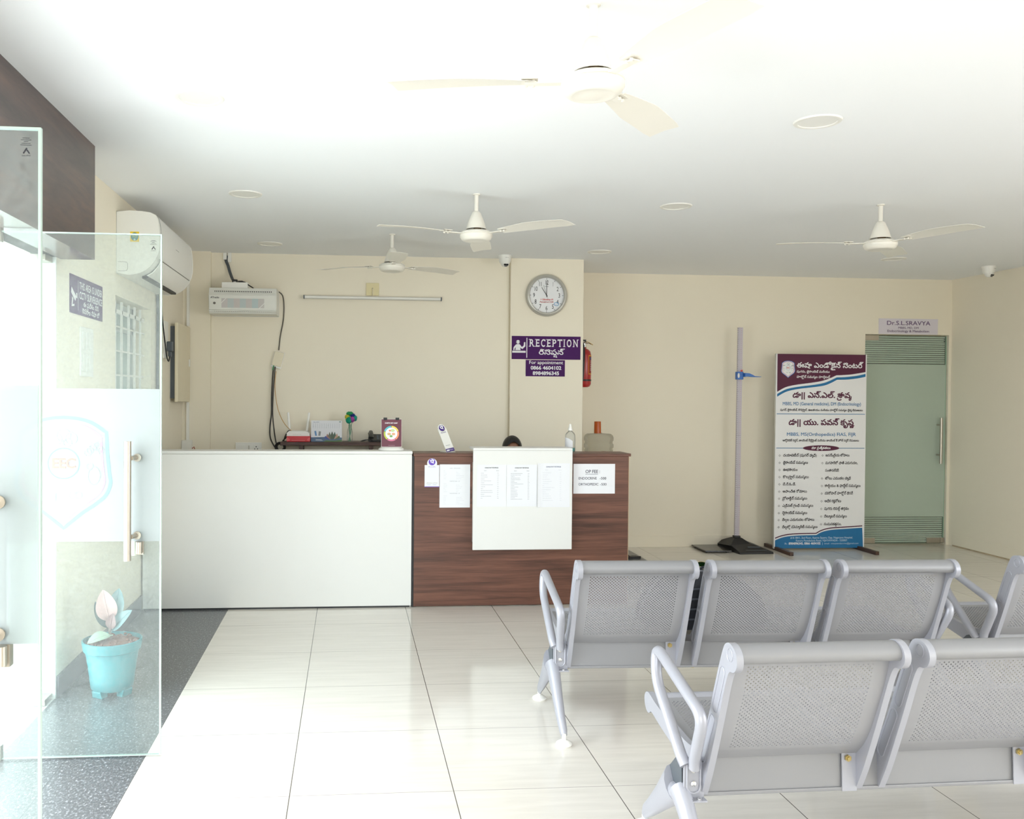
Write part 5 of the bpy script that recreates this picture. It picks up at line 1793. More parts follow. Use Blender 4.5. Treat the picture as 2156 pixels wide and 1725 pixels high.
obj('platform', MB().box(3.325, 3.580, 7.975, 8.315, 0.012, 0.024), pm('dark_scale_glass', (54, 52, 50), 0.12), ws, bevel=0.003)
for x in (3.36, 3.55):
    for y in (8.01, 8.28):
        obj('foot', MB().lathe([(0.0, 0.0), (0.018, 0.0), (0.018, 0.012), (0.0, 0.012)], 16, c=(x, y, 0)), M_BLACK, ws)

# fire extinguisher on the side of the pillar
fe = thing('fire_extinguisher', 'red fire extinguisher hanging on the side of the pillar', 'fire extinguisher', (2.092, 7.76, 1.54))
RED = pm('extinguisher_red', (170, 34, 32), 0.28, var=0.03, coat=0.3)
fx, fy = 2.092, 7.76
obj('cylinder', MB().lathe([(0.0, 0.0), (0.035, 0.0), (0.052, 0.008), (0.0625, 0.03), (0.0625, 0.285), (0.055, 0.32), (0.035, 0.34), (0.018, 0.346), (0.018, 0.36), (0.0, 0.36)], 32, c=(fx, fy, 1.54)), RED, fe)
obj('valve', MB().lathe([(0.0, 0.36), (0.016, 0.36), (0.016, 0.40), (0.0, 0.40)], 16, c=(fx, fy, 1.54)).tube([(fx - 0.04, fy, 1.945), (fx + 0.03, fy - 0.03, 1.935)], 0.008, 10), M_CHROME, fe)
obj('lever', MB().box(fx - 0.075, fx + 0.015, fy - 0.008, fy + 0.008, 1.955, 1.966).tube([(fx - 0.05, fy - 0.02, 1.975), (fx + 0.055, fy - 0.03, 1.925)], 0.004, 8), M_BLACK, fe)
obj('safety_tag', MB().tube(smooth_path([(fx + 0.005, fy - 0.02, 1.935), (fx + 0.02, fy - 0.03, 1.945), (fx + 0.07, fy - 0.03, 1.918)], 4), 0.0035, 8), pm('yellow_tag', (196, 160, 90), 0.5), fe)
obj('hose', MB().tube(smooth_path([(fx - 0.02, fy - 0.02, 1.93), (fx - 0.02, fy - 0.055, 1.90), (fx - 0.022, fy - 0.072, 1.80), (fx - 0.030, fy - 0.072, 1.65), (fx - 0.034, fy - 0.068, 1.60)], 6), 0.010, 10), M_BLACK, fe)
obj('strap', MB().lathe([(0.0627, 0.055), (0.0650, 0.055), (0.0650, 0.070), (0.0627, 0.070)], 32, c=(fx, fy, 1.54)), M_BLACK, fe)
lbm = MB()
pts = [(-1.15 + 0.11 * k) for k in range(10)]


def arc_quad(m, a0, a1, z0, z1, r, mi):
    for k in range(6):
        t0, t1 = a0 + (a1 - a0) * k / 6, a0 + (a1 - a0) * (k + 1) / 6
        m.add([(fx + r * cos(t0), fy + r * sin(t0), z0), (fx + r * cos(t1), fy + r * sin(t1), z0), (fx + r * cos(t1), fy + r * sin(t1), z1), (fx + r * cos(t0), fy + r * sin(t0), z1)], [(0, 1, 2, 3)], mi)


arc_quad(lbm, -1.15, 0.4, 1.655, 1.825, 0.0630, 0)
arc_quad(lbm, -1.08, 0.36, 1.663, 1.817, 0.0633, 1)
for k in range(6):
    arc_quad(lbm, -0.80, -0.35, 1.69 + k * 0.016, 1.697 + k * 0.016, 0.0636, 2)
arc_quad(lbm, -0.95, -0.55, 1.785, 1.808, 0.0636, 3)
obj('label_sticker', lbm, [pm('label_yellow', (214, 160, 50), 0.5), pm('label_red', (150, 26, 30), 0.4), pm('label_white', (210, 200, 196), 0.5), pm('label_blue', (70, 76, 120), 0.5)], fe)
obj('wall_hook', MB().box(2.0205, 2.06, fy - 0.012, fy + 0.012, 1.86, 1.90), M_BLACK, fe)

# water jug on its stand behind the counter
M_PET = film_mat('clear_grey_plastic', (196, 194, 176), 0.30, 0.5, gloss=0.5)
jx, jy = 2.308, 8.02
jg = thing('water_jug', 'clear water jug with a tall orange cap, behind the wooden counter right of the pillar', 'jug', (jx, jy, 0.742))
obj('bottle', MB().lathe([(0.0, 0.0), (0.118, 0.0), (0.130, 0.012), (0.130, 0.10), (0.125, 0.112), (0.130, 0.124), (0.130, 0.222), (0.126, 0.228), (0.126, 0.236), (0.135, 0.246), (0.135, 0.272), (0.127, 0.284), (0.127, 0.300), (0.135, 0.312), (0.135, 0.336), (0.128, 0.356), (0.110, 0.370), (0.06, 0.374), (0.028, 0.375), (0.028, 0.380)], 40, c=(jx, jy, 0.742)), M_PET, jg)
obj('cap', MB().lathe([(0.0, 0.485), (0.029, 0.485), (0.0305, 0.480), (0.0325, 0.376), (0.0, 0.376)], 28, c=(jx - 0.012, jy, 0.742)), pm('orange_cap', (190, 88, 26), 0.25, var=0.06), jg)
js = thing('jug_stand', 'plain steel stand under the water jug, hidden behind the counter', 'stand', (jx, jy, 0))
obj('top', MB().lathe([(0.0, 0.715), (0.14, 0.715), (0.14, 0.7415), (0.0, 0.7415)], 32, c=(jx, jy, 0)), M_STEEL, js)
for k in range(4):
    a = pi / 4 + k * pi / 2
    obj('leg', MB().tube([(jx + 0.13 * cos(a), jy + 0.13 * sin(a), 0.0), (jx + 0.11 * cos(a), jy + 0.11 * sin(a), 0.714)], 0.011, 10), M_STEEL, js)

# sanitizer bottle on the wooden counter
bxx, by = 1.583, 6.228
sbt = thing('sanitizer_bottle', 'clear pump-cap sanitizer bottle with a white label, on the wooden counter', 'bottle', (bxx, by, 1.061))
obj('bottle', MB().lathe([(0.0, 0.0), (0.033, 0.0), (0.036, 0.004), (0.0365, 0.09), (0.0350, 0.110), (0.0355, 0.118), (0.030, 0.132), (0.014, 0.148), (0.011, 0.150), (0.011, 0.152)], 28, c=(bxx, by, 1.061)), film_mat('clear_bottle_plastic', (225, 230, 226), 0.22, 0.5, gloss=0.6), sbt)
obj('liquid', MB().lathe([(0.0, 0.003), (0.0335, 0.003), (0.0345, 0.027), (0.0, 0.027)], 28, c=(bxx, by, 1.061)), pm('teal_liquid', (20, 140, 136), 0.2), sbt)
lb_ = MB()
for k in range(10):
    t0, t1 = radians(175 + k * 11), radians(175 + (k + 1) * 11)
    lb_.add([(bxx + 0.0368 * cos(t0), by + 0.0368 * sin(t0), 1.092), (bxx + 0.0368 * cos(t1), by + 0.0368 * sin(t1), 1.092), (bxx + 0.0368 * cos(t1), by + 0.0368 * sin(t1), 1.163 - 0.0003 * k * k), (bxx + 0.0368 * cos(t0), by + 0.0368 * sin(t0), 1.163 - 0.0003 * max(0, k - 1) ** 2)], [(0, 1, 2, 3)], 0, True)
obj('paper_label', lb_, M_PAPER, sbt)
obj('pump_cap', MB().lathe([(0.0, 0.152), (0.0155, 0.152), (0.0155, 0.165), (0.011, 0.175), (0.0085, 0.182), (0.0085, 0.194), (0.005, 0.199), (0.0, 0.199)], 20, c=(bxx, by, 1.061)), M_WPLAS, sbt)

# ------------------------------------------------------------------ wall shelf and what stands on it
sh = thing('wall_shelf', 'dark brown wooden shelf on the back wall behind the white counter', 'shelf', (-0.1, 7.45, 1.03))
DKW = wood('dark_shelf_wood', (58, 38, 34), (80, 55, 48), (98, 70, 60), (2, 6, 22), 0.45)
obj('board', MB().box(-0.563, 0.42, 7.34, 7.5745, 1.036, 1.0645), DKW, sh, bevel=0.002)
for x in (-0.395, 0.185):
    obj('bracket', MB().box(x - 0.016, x + 0.016, 7.36, 7.5745, 1.005, 1.0355).box(x - 0.016, x + 0.016, 7.545, 7.5745, 0.86, 1.0049), DKW, sh)
rb = thing('red_box', 'flat red box under the white router on the shelf', 'box', (-0.42, 7.42, 1.065))
obj('carton', MB().box(-0.514, -0.322, 7.36, 7.50, 1.065, 1.112), pm('red_carton', (206, 34, 44), 0.35, var=0.03), rb, bevel=0.004)
q = Print((-0.514, 7.36, 1.065), (1, 0, 0), (0, 0, 1), 0.192, 0.047, (0, 0, 192, 47), lift=0.0006)
q.poly([(0, 10), (20, 20), (30, 34), (0, 44)], (226, 96, 100)).poly([(192, 10), (172, 20), (165, 34), (192, 44)], (226, 96, 100)).stroke([(40, 36), (150, 36)], 3, (230, 130, 130))
q.build('carton_print', rb)
rt = thing('router', 'white router with two aerials, on top of the red box', 'router', (-0.42, 7.42, 1.1125))
obj('body', MB().prism([(-0.512, 1.1125), (-0.515, 1.135), (-0.495, 1.152), (-0.345, 1.152), (-0.326, 1.135), (-0.329, 1.1125)], 7.375, 7.49, 'y'), M_WPLAS, rt, bevel=0.004)
for xa, xb in ((-0.497, -0.512), (-0.356, -0.337)):
    obj('aerial', MB().tube([(xa, 7.488, 1.135), (xa * 0.55 + xb * 0.45, 7.492, 1.215), (xb, 7.495, 1.305)], [0.010, 0.0105, 0.009], 12, flat=0.5, ref=(1, 0, 0)), M_WPLAS, rt)
q = Print((-0.512, 7.3745, 1.1125), (1, 0, 0), (0, 0, 1), 0.183, 0.03, (0, 0, 183, 30), lift=0.001)
for k in range(8):
    q.rect(50 + k * 9, 16, 53 + k * 9, 19, (150, 170, 150))
q.build('indicator_lights', rt)
cl_ = thing('desk_calendar', 'tent desk calendar with a lotus picture, standing on the shelf', 'calendar', (-0.19, 7.42, 1.065))
Tc = Matrix.Translation((-0.316, 7.395, 1.0655)) @ Matrix.Rotation(radians(-14), 4, 'X')
obj('front_page', MB().box(0, 0.256, 0, 0.002, 0, 0.180, mat=Tc), M_PAPER, cl_)
Tb = Matrix.Translation((-0.316, 7.483, 1.0655)) @ Matrix.Rotation(radians(13), 4, 'X')
obj('back_page', MB().box(0, 0.256, -0.002, 0, 0, 0.178, mat=Tb), M_PAPER, cl_)
nn = Tc.to_3x3()
q = Print(tuple(Tc @ Vector((0, -0.0004, 0))), (1, 0, 0), tuple(nn @ Vector((0, 0, 1))), 0.256, 0.180, (597, 290, 1012, 565), lift=0.0006)
q.text('May 2025', 625, 318, 11, (110, 130, 160), x1=705).rect(975, 302, 995, 314, (110, 150, 140))
for j in range(4):
    for k in range(13):
        q.rect(622 + k * 29, 334 + j * 16, 630 + k * 29, 338 + j * 16, (150, 156, 170) if (j, k) not in ((1, 7), (2, 0), (2, 1), (3, 6)) else (40, 60, 66))
q.poly([(597, 510), (780, 505), (1012, 512), (1012, 565), (597, 565)], (92, 116, 146)).up()
q.poly([(760, 565), (800, 548), (900, 552), (1012, 540), (1012, 565)], (96, 128, 84))
q.poly([(640, 430), (664, 424), (676, 488), (654, 490)], (106, 150, 200)).poly([(700, 430), (730, 434), (722, 490), (694, 488)], (150, 152, 154))
for dx, dy, w_, h_, c in ((0, 430, 26, 110, (92, 104, 92)), (-36, 440, 22, 95, (110, 120, 104)), (36, 436, 22, 96, (88, 110, 96)), (-66, 460, 22, 72, (170, 130, 120)), (66, 456, 22, 76, (196, 160, 140)), (-90, 490, 26, 46, (80, 96, 170)), (95, 486, 24, 50, (104, 126, 96))):
    q.poly([(880 + dx * 0.9 - w_, dy + h_ * 0.6), (880 + dx, dy), (880 + dx * 0.9 + w_, dy + h_ * 0.6), (880 + dx * 0.4, dy + h_ + 5)], c)
q.stroke([(660, 535), (740, 540)], 4, (226, 230, 236)).stroke([(660, 548), (755, 550)], 4, (226, 230, 236))
q.build('page_print', cl_)
vs_ = thing('glass_vase', 'clear glass bottle vase on the shelf, holding pompom flowers', 'vase', (0.006, 7.43, 1.065))
obj('bottle', MB().lathe([(0.0, 0.002), (0.021, 0.002), (0.023, 0.006), (0.023, 0.085), (0.018, 0.108), (0.012, 0.125), (0.012, 0.145)], 24, c=(0.006, 7.43, 1.0635)), film_mat('clear_bottle_glass', (214, 226, 216), 0.18, 0.5, gloss=0.7), vs_)
fl0 = [((0.005, 7.425, 1.300), (0.030, 0.022, 0.016), (40, 150, 90), 'green pompom flower, topmost of the bunch in the glass vase'),
       ((0.028, 7.425, 1.284), (0.022, 0.02, 0.016), (24, 40, 120), 'dark blue pompom flower near the top of the bunch in the vase'),
       ((-0.016, 7.422, 1.270), (0.020, 0.018, 0.022), (196, 190, 60), 'yellow pompom flower at the left of the bunch in the vase'),
       ((0.046, 7.425, 1.262), (0.018, 0.018, 0.026), (20, 150, 130), 'teal pompom flower at the right of the bunch in the vase'),
       ((0.026, 7.415, 1.252), (0.021, 0.018, 0.024), (160, 70, 150), 'pink-purple pompom flower low in the bunch in the vase'),
       ((-0.004, 7.412, 1.244), (0.025, 0.02, 0.028), (16, 150, 120), 'large teal-green pompom flower lowest in the bunch in the vase')]
for (c, rr, col, lb) in fl0:
    t = thing('pompom_flower', lb, 'flower', (c[0], c[1], c[2] - rr[2]), group='pompom flowers in the vase')
    m = MB()
    rn = random.Random(int(c[0] * 1e5))
    m.ball(c, rr, 14, 9)
    for k in range(70):
        u_, v_ = rn.uniform(0, 2 * pi), rn.uniform(-1, 1)
        s_ = math.sqrt(1 - v_ * v_)
        d = Vector((s_ * cos(u_), s_ * sin(u_), v_))
        b_ = Vector(c) + Vector((d.x * rr[0], d.y * rr[1], d.z * rr[2])) * 0.85
        m.tube([b_, b_ + d * 0.007], [0.0022, 0.0008], 4)
    obj('head', m, pm('pompom_%d_%d_%d' % col, col, 0.9, var=0.25, scale=90), t)
    obj('stem', MB().tube(smooth_path([(c[0], c[1] + 0.002, c[2] - rr[2] * 0.8), (0.006 + (c[0] - 0.006) * 0.4, 7.43, 1.215), (0.006 + (c[0] - 0.006) * 0.25, 7.43, 1.15), (0.006 - (c[0] - 0.006) * 0.3, 7.43, 1.07)], 4), 0.0018, 6), pm('green_stem', (70, 140, 110), 0.6), t)
tp = thing('telephone', 'dark grey desk telephone on the right part of the shelf', 'telephone', (0.27, 7.44, 1.065))
obj('base', MB().prism([(7.36, 1.065), (7.36, 1.078), (7.53, 1.125), (7.53, 1.065)], 0.165, 0.345, 'x'), M_BLACK, tp, bevel=0.004)
hs = MB().tube(smooth_path([(0.183, 7.375, 1.10), (0.183, 7.40, 1.128), (0.183, 7.45, 1.142), (0.183, 7.50, 1.145), (0.183, 7.525, 1.125)], 5), [0.022] * 4 + [0.017] * 14 + [0.022] * 3, 12, flat=0.7, ref=(1, 0, 0))
obj('handset', hs, pm('grey_handset', (70, 70, 66), 0.4), tp)
kp = MB()
for a in range(3):
    for b in range(4):
        y = 7.385 + b * 0.028
        kp.box(0.232 + a * 0.026, 0.250 + a * 0.026, y, y + 0.018, 1.0785 + (y - 7.36) * 0.276, 1.0865 + (y - 7.36) * 0.276)
obj('keypad', kp, M_DGREY, tp)
cd_ = MB().tube([(0.10 + 0.0018 * k + 0.010 * cos(k * 0.9), 7.343 + 0.0004 * k + 0.008 * sin(k * 0.9), 1.072 + 0.012 * sin(k * 0.055)) for k in range(56)], 0.0035, 6)
obj('coiled_cord', cd_, M_BLACK, tp)

# ------------------------------------------------------------------ plant pot by the entrance
px_, py_ = -1.142, 4.395
pt = thing('potted_plant', 'turquoise plastic pot with a young rubber plant, on the granite behind the glass door', 'plant', (px_, py_, 0))
TEAL = pm('turquoise_pot_plastic', (64, 138, 146), 0.35, var=0.03)
pot = MB().lathe([(0.0, 0.030), (0.094, 0.028), (0.099, 0.034), (0.1055, 0.080), (0.1045, 0.083), (0.112, 0.128), (0.111, 0.131), (0.119, 0.175), (0.118, 0.178), (0.126, 0.212), (0.134, 0.216), (0.140, 0.250), (0.141, 0.262), (0.134, 0.264), (0.130, 0.240), (0.0, 0.236)], 48, c=(px_, py_, 0))
obj('pot', pot, TEAL, pt)
for k in range(4):
    a = pi / 4 + 0.25 + k * pi / 2
    M4 = Matrix.Translation((px_, py_, 0)) @ Matrix.Rotation(a, 4, 'Z')
    obj('pot_foot', MB().prism([(0.062, 0.0), (0.094, 0.0), (0.099, 0.031), (0.060, 0.031)], -0.028, 0.028, 'y', mat=M4 @ Matrix(((1, 0, 0, 0), (0, 1, 0, 0), (0, 0, 1, 0), (0, 0, 0, 1)))), TEAL, pt, bevel=0.004)
soil = MB()
rn = random.Random(5)
soil.lathe([(0.130, 0.245), (0.10, 0.254), (0.05, 0.262), (0.0, 0.264)], 40, c=(px_, py_, 0))
for k in range(90):
    a, r_ = rn.uniform(0, 2 * pi), 0.122 * math.sqrt(rn.random())
    s_ = rn.uniform(0.004, 0.011)
    soil.ball((px_ + r_ * cos(a), py_ + r_ * sin(a), 0.250 + (0.13 - r_) * 0.1 + rn.uniform(0, 0.006)), (s_, s_, s_ * 0.7), 6, 4)
obj('soil', soil, pm('red_brown_soil', (120, 84, 72), 0.95, var=0.35, scale=60), pt)
bx_, by_ = px_ - 0.012, py_ + 0.01
obj('stem', MB().tube(smooth_path([(bx_, by_, 0.255), (bx_ - 0.002, by_, 0.32), (bx_ - 0.006, by_ + 0.004, 0.40)], 5), [0.008] * 6 + [0.006] * 5, 10), pm('plant_stem', (110, 96, 84), 0.6), pt)


def leaf_blade(base, tip, width, normal, col_name, rgb, fold=0.25):
    """oval leaf from base to tip, a little folded on the midrib and arched"""
    A, B = Vector(base), Vector(tip)
    d = B - A
    nrm_ = Vector(normal).normalized()
    side = d.cross(nrm_).normalized()
    nn_ = side.cross(d).normalized()
    n, k = 12, 3
    vs, fs = [], []
    for i in range(n + 1):
        t = i / n
        w_ = width * 0.5 * max(0.03, math.sin(pi * min(1, max(0, (t - 0.10) / 0.90)) ** 0.85) ** 0.7 if t > 0.10 else 0.05)
        c = A + d * t + nn_ * (0.10 * d.length * sin(pi * t))
        for j in range(-k, k + 1):
            q = j / k
            vs.append(c + side * (w_ * q) + nn_ * (fold * w_ * abs(q)))
    m_ = 2 * k + 1
    for i in range(n):
        for j in range(2 * k):
            fs.append((i * m_ + j, i * m_ + j + 1, (i + 1) * m_ + j + 1, (i + 1) * m_ + j))
    nv = len(vs)
    vs += [v - nn_ * 0.0012 for v in vs]
    fs += [tuple(reversed([x + nv for x in f])) for f in fs]
    mb = MB().add(vs, fs, 0, True)
    mb.tube([A + d * (i / 8) + nn_ * (0.10 * d.length * sin(pi * i / 8) + 0.001) for i in range(9)], [0.003 - 0.00025 * i for i in range(9)], 6)
    obj('leaf', mb, pm(col_name, rgb, 0.3, var=0.08, scale=30), pt)


leaf_blade((bx_, by_ - 0.004, 0.335), (bx_ - 0.026, by_ - 0.035, 0.508), 0.098, (0.2, -1, 0.25), 'leaf_pink_underside', (196, 160, 158))
leaf_blade((bx_ + 0.003, by_ + 0.004, 0.33), (bx_ + 0.034, by_ + 0.03, 0.500), 0.080, (0.3, -1, 0.3), 'leaf_blue_green', (120, 146, 150))
leaf_blade((bx_ - 0.003, by_, 0.30), (bx_ - 0.075, by_ + 0.012, 0.440), 0.075, (0.5, -0.9, 0.3), 'leaf_dark_green', (58, 76, 74))
leaf_blade((bx_ + 0.004, by_ - 0.012, 0.305), (bx_ + 0.022, by_ - 0.035, 0.392), 0.05, (0, -1, 0.3), 'leaf_red_brown', (140, 108, 108))
leaf_blade((bx_ + 0.004, by_, 0.29), (bx_ + 0.105, by_ - 0.010, 0.402), 0.066, (-0.4, -0.9, 0.5), 'leaf_blue_green', (120, 146, 150))
leaf_blade((bx_ + 0.02, by_ - 0.03, 0.285), (bx_ - 0.085, by_ - 0.085, 0.262), 0.075, (0, -0.4, 1), 'leaf_pale_green', (150, 168, 150))

# ------------------------------------------------------------------ backpack and sunglasses on the second-row bench, slipper
th1 = -0.030
B1 = Matrix.Translation((0.911, 3.884, 0)) @ Matrix.Rotation(th1, 4, 'Z')
bp_root = thing('backpack', 'black backpack lying across the first two seats of the second-row bench', 'bag', tuple(B1 @ Vector((0.70, 0.1, 0.415))))
FAB = pm('black_bag_fabric', (34, 36, 44), 0.75, var=0.2, scale=60, bump=0.3)
ol = [(0.44, 0.417), (0.425, 0.46), (0.45, 0.53), (0.495, 0.600), (0.55, 0.640), (0.64, 0.655), (0.76, 0.650), (0.86, 0.628), (0.935, 0.580), (0.980, 0.515), (0.995, 0.45), (0.98, 0.417)]
ol = [(q.x, q.y) for q in smooth_path([(a, b, 0) for a, b in ol], 4)]
bd = MB()
ring_ = []
for v_, k in ((-0.045, 0.78), (-0.03, 0.93), (0.0, 1.0), (0.15, 1.0), (0.19, 0.94), (0.21, 0.80)):
    ring_.append([(0.69 + (a - 0.69) * k, v_, 0.417 + (b - 0.417) * (0.55 + 0.45 * k) if v_ > -0.02 else 0.417 + (b - 0.417) * k) for a, b in ol])
n = len(ol)
bd.add([p_ for r_ in ring_ for p_ in r_], [(i * n + k, i * n + (k + 1) % n, (i + 1) * n + (k + 1) % n, (i + 1) * n + k) for i in range(5) for k in range(n)] + [list(range(n))[::-1], [5 * n + k for k in range(n)]], 0, True, B1)
obj('body', bd, FAB, bp_root)
zp = [(0.69 + (a - 0.69) * 1.012, 0.075, 0.417 + (b - 0.417) * 1.012) for a, b in ol]
obj('zip', MB().tube([B1 @ Vector(q) for q in zp[2:-2]], 0.005, 8), pm('grey_zip', (110, 112, 118), 0.5), bp_root)
pk = MB()
for k in range(4):
    pk.tube([B1 @ Vector((0.45 + 0.02 * k, -0.052 + 0.0 * k, 0.46 + 0.045 * k)), B1 @ Vector((0.69, -0.058, 0.47 + 0.045 * k)), B1 @ Vector((0.90 - 0.03 * k, -0.052, 0.46 + 0.045 * k))], 0.004, 6)
obj('piping', pk, pm('dark_grey_piping', (70, 74, 84), 0.6), bp_root)
rs_ = MB().tube([B1 @ Vector((0.625, 0.006, 0.6565)), B1 @ Vector((0.662, -0.004, 0.6545))], 0.0045, 8)
obj('red_tag', rs_, pm('coral_red_tag', (236, 96, 80), 0.5), bp_root, label='coral red strip on the bag')
obj('carry_loop', MB().tube(smooth_path([B1 @ Vector((0.70, 0.08, 0.656)), B1 @ Vector((0.715, 0.08, 0.672)), B1 @ Vector((0.76, 0.08, 0.672)), B1 @ Vector((0.775, 0.08, 0.645))], 5), 0.006, 8), FAB, bp_root)
sg_ = thing('sunglasses', 'metal-framed green sunglasses resting on the black backpack', 'sunglasses', tuple(B1 @ Vector((0.69, 0.11, 0.664))))
SR = B1 @ Matrix.Translation((0.688, 0.115, 0.676)) @ Matrix.Rotation(radians(-62), 4, 'X')
for s_ in (-1, 1):
    cxl = s_ * 0.034
    le = [(cxl + 0.027 * cos(t) + 0.004 * s_ * cos(2 * t), 0.022 * sin(t)) for t in [2 * pi * k / 28 for k in range(28)]]
    obj('lens', MB().prism(le, -0.0008, 0.0008, 'z', mat=SR), pm('green_lens', (24, 52, 20), 0.06, var=0.02), sg_)
    obj('rim', MB().tube([SR @ Vector((a, b, 0)) for a, b in le + le[:1]], 0.0016, 8, ref=(0, 0, 1)), pm('pale_gold_metal', (220, 206, 170), 0.2, metal=0.9), sg_)
    obj('temple', MB().tube([SR @ Vector((s_ * 0.064, 0.006, 0.0)), SR @ Vector((s_ * 0.067, 0.004, -0.02)), SR @ Vector((s_ * 0.050, 0.0, -0.022)), SR @ Vector((-s_ * 0.03, -0.006, -0.018))], 0.0014, 6), pm('pale_gold_metal', (220, 206, 170), 0.2, metal=0.9), sg_)
obj('bridge', MB().tube([SR @ Vector((-0.009, 0.008, 0)), SR @ Vector((0.0, 0.011, 0)), SR @ Vector((0.009, 0.008, 0))], 0.0014, 6), pm('pale_gold_metal', (220, 206, 170), 0.2, metal=0.9), sg_)
sl = thing('slipper', 'small black slipper on the grey floor strip by the right end of the wooden counter', 'slipper', (2.52, 7.76, 0.0012))
SRm = Matrix.Translation((2.515, 7.76, 0.0014)) @ Matrix.Rotation(radians(84), 4, 'Z')
so_ = [(0.035 * cos(t) * (1.0 + 0.18 * sin(t)), 0.115 * sin(t)) for t in [2 * pi * k / 30 for k in range(30)]]
obj('sole', MB().prism(so_, 0.0, 0.016, 'z', mat=SRm), M_BLACK, sl, bevel=0.003)
st_ = MB()
for s_ in (-1, 1):
    st_.tube(smooth_path([SRm @ Vector((0.0, 0.065, 0.016)), SRm @ Vector((s_ * 0.014, 0.045, 0.034)), SRm @ Vector((s_ * 0.030, 0.005, 0.026)), SRm @ Vector((s_ * 0.034, -0.015, 0.012))], 5), 0.006, 8, flat=0.6)
obj('strap', st_, pm('brown_black_strap', (58, 40, 36), 0.5), sl)

# ------------------------------------------------------------------ receptionist, seated behind the counter with the head bowed
pe = thing('person', 'dark-haired person seated behind the white notice panel, only the top of the head showing', 'person', (1.235, 6.80, 0.0))
SKIN = pm('brown_skin', (140, 98, 76), 0.5, var=0.05)


def skin_mesh(name, nodes, edges, mat, parent, root=0, sub=2):
    me = bpy.data.meshes.new(name)
    off = wloc(parent)
    me.from_pydata([tuple(Vector(v[:3]) - off) for v in nodes], edges, [])
    me.materials.append(mat)
    o = bpy.data.objects.new(name, me)
    link(o, parent)
    md = o.modifiers.new('skin', 'SKIN')
    md.use_smooth_shade = True
    if not me.skin_vertices:
        bpy.context.view_layer.update()
    for i, v in enumerate(nodes):
        sv = me.skin_vertices[0].data[i]
        rx, ry = v[3] if isinstance(v[3], tuple) else (v[3], v[3])
        sv.radius = (rx, ry)
        sv.use_root = (i == root)
    s_ = o.modifiers.new('sub', 'SUBSURF')
    s_.levels = sub
    s_.render_levels = sub
    return o



X = 1.235
N, E_ = [], []


def chain(start, pts):
    prev = start
    for q in pts:
        N.append(q)
        if prev is not None:
            E_.append((prev, len(N) - 1))
        prev = len(N) - 1
    return prev


pelvis = chain(None, [(X, 6.84, 0.52, (0.15, 0.11))])
chest = chain(pelvis, [(X, 6.82, 0.66, (0.13, 0.095)), (X, 6.77, 0.78, (0.145, 0.10)), (X, 6.735, 0.86, (0.13, 0.085))])
head = chain(chest, [(X, 6.69, 0.925, 0.050), (X, 6.655, 0.965, (0.055, 0.065)), (X, 6.625, 1.015, (0.066, 0.080)), (X, 6.62, 1.075, (0.068, 0.082)), (X, 6.625, 1.115, (0.050, 0.058))])
hands = []
for s_ in (-1, 1):
    sh_ = chain(chest, [(X + s_ * 0.155, 6.73, 0.855, 0.055)])
    el = chain(sh_, [(X + s_ * 0.205, 6.66, 0.74, 0.043), (X + s_ * 0.225, 6.60, 0.80, 0.036)])
    wr = chain(el, [(X + s_ * 0.15, 6.48, 0.795, 0.028), (X + s_ * 0.105, 6.42, 0.787, (0.027, 0.020))])
    pa = chain(wr, [(X + s_ * 0.085, 6.37, 0.785, (0.036, 0.016)), (X + s_ * 0.075, 6.335, 0.784, (0.034, 0.014))])
    for k, (dx, ln) in enumerate(((-0.028, 0.062), (-0.010, 0.074), (0.010, 0.070), (0.028, 0.054))):
        bx0 = X + s_ * 0.075 + dx
        chain(pa, [(bx0, 6.322, 0.785, 0.0088), (bx0 - s_ * 0.004, 6.322 - ln * 0.5, 0.789, 0.0083), (bx0 - s_ * 0.008, 6.322 - ln, 0.774, 0.0072)])
    chain(pa - 1, [(X + s_ * 0.075 - s_ * 0.038, 6.365, 0.784, 0.011), (X + s_ * 0.075 - s_ * 0.056, 6.335, 0.780, 0.0095), (X + s_ * 0.075 - s_ * 0.060, 6.305, 0.774, 0.008)])
    hip = chain(pelvis, [(X + s_ * 0.095, 6.79, 0.50, 0.085)])
    kn = chain(hip, [(X + s_ * 0.12, 6.60, 0.505, 0.072), (X + s_ * 0.125, 6.43, 0.49, 0.058)])
    ak = chain(kn, [(X + s_ * 0.12, 6.42, 0.30, 0.052), (X + s_ * 0.12, 6.43, 0.09, 0.036)])
    chain(ak, [(X + s_ * 0.125, 6.37, 0.045, (0.040, 0.032)), (X + s_ * 0.13, 6.27, 0.032, (0.042, 0.022))])
body = skin_mesh('body', N, E_, SKIN, pe, 0, 2)
# face: nose, eyes, mouth and ears on the bowed head
fc = MB()
fc.tube([(X, 6.548, 1.058), (X, 6.536, 1.035), (X, 6.533, 1.018), (X, 6.545, 1.010)], [0.008, 0.011, 0.014, 0.011], 10)
obj('nose', fc, SKIN, pe)
for s_ in (-1, 1):
    obj('eye', MB().ball((X + s_ * 0.027, 6.552, 1.045), (0.012, 0.008, 0.006), 12, 8), pm('dark_eye', (40, 28, 24), 0.2), pe)
    obj('eyebrow', MB().tube([(X + s_ * 0.012, 6.545, 1.063), (X + s_ * 0.028, 6.545, 1.067), (X + s_ * 0.043, 6.555, 1.060)], 0.004, 6), pm('black_hair', (22, 19, 19), 0.45, var=0.3, scale=40), pe)
    obj('ear', MB().ball((X + s_ * 0.069, 6.63, 1.03), (0.010, 0.020, 0.030), 12, 8), SKIN, pe)
obj('mouth', MB().tube([(X - 0.022, 6.556, 0.990), (X, 6.547, 0.992), (X + 0.022, 6.556, 0.990)], [0.004, 0.006, 0.004], 8), pm('lip', (128, 72, 66), 0.5), pe)
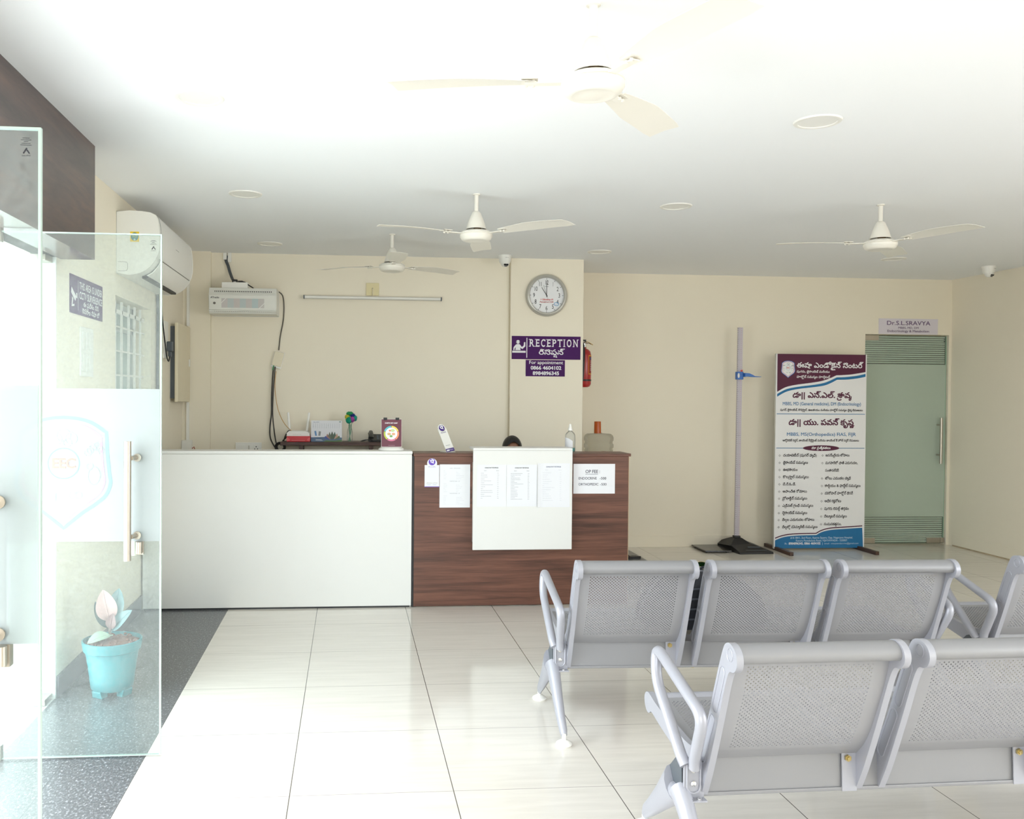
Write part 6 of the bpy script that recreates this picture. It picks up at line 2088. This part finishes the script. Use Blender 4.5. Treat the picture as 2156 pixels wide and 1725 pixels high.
# hair cap with parted strands
hm = MB()
vs, fs = [], []
R_, S_ = 18, 40
for i in range(R_ + 1):
    t = i / R_
    for k in range(S_):
        a = 2 * pi * k / S_
        front = max(0, -sin(a))
        lim = radians(118) - radians(62) * front ** 1.5
        ph = lim * t
        wob = 1 + 0.018 * sin(a * 9 + 3 * t) + 0.012 * sin(a * 17 + 1.3)
        vs.append((X + 0.0755 * sin(ph) * cos(a) * wob, 6.628 + 0.092 * sin(ph) * sin(a) * wob, 1.058 + 0.100 * cos(ph) * (1 - 0.05 * max(0, 0.3 - abs(cos(a))) * (1 if t < 0.4 else 0))))
for i in range(R_):
    for k in range(S_):
        fs.append((i * S_ + k, (i + 1) * S_ + k, (i + 1) * S_ + (k + 1) % S_, i * S_ + (k + 1) % S_))
hm.add(vs, fs, 0, True)
hm.ball((X, 6.735, 1.03), (0.040, 0.035, 0.040), 16, 10)
obj('hair', hm, pm('black_hair', (22, 19, 19), 0.45, var=0.3, scale=40), pe)
# shirt and trousers over the body
N, E_ = [], []
pv = chain(None, [(X, 6.84, 0.53, (0.162, 0.122))])
c3 = chain(pv, [(X, 6.82, 0.66, (0.142, 0.107)), (X, 6.77, 0.78, (0.157, 0.112)), (X, 6.735, 0.865, (0.142, 0.095)), (X, 6.705, 0.905, (0.065, 0.065))])
for s_ in (-1, 1):
    chain(c3 - 1, [(X + s_ * 0.157, 6.73, 0.857, 0.066), (X + s_ * 0.195, 6.68, 0.775, 0.058)])
skin_mesh('shirt', N, E_, pm('blue_shirt', (86, 112, 150), 0.8, var=0.08), pe, 0, 2)
N, E_ = [], []
pv = chain(None, [(X, 6.84, 0.52, (0.158, 0.118))])
for s_ in (-1, 1):
    chain(pv, [(X + s_ * 0.097, 6.79, 0.505, 0.095), (X + s_ * 0.12, 6.60, 0.508, 0.082), (X + s_ * 0.125, 6.43, 0.485, 0.068), (X + s_ * 0.12, 6.42, 0.30, 0.062), (X + s_ * 0.12, 6.43, 0.12, 0.056)])
skin_mesh('trousers', N, E_, pm('dark_trousers', (46, 48, 58), 0.85, var=0.1), pe, 0, 2)
st2 = thing('stool', 'dark stool under the seated person, hidden behind the counter', 'stool', (X, 6.84, 0))
obj('seat', MB().lathe([(0.0, 0.36), (0.17, 0.36), (0.18, 0.37), (0.18, 0.388), (0.17, 0.398), (0.0, 0.40)], 32, c=(X, 6.85, 0)), M_BLACK, st2)
for k in range(4):
    a = pi / 4 + k * pi / 2
    obj('leg', MB().tube([(X + 0.13 * cos(a), 6.85 + 0.13 * sin(a), 0.36), (X + 0.19 * cos(a), 6.85 + 0.19 * sin(a), 0.0)], 0.012, 10), M_STEEL, st2)

bpy.data.objects.remove(_tob)
bpy.data.curves.remove(_tcu)
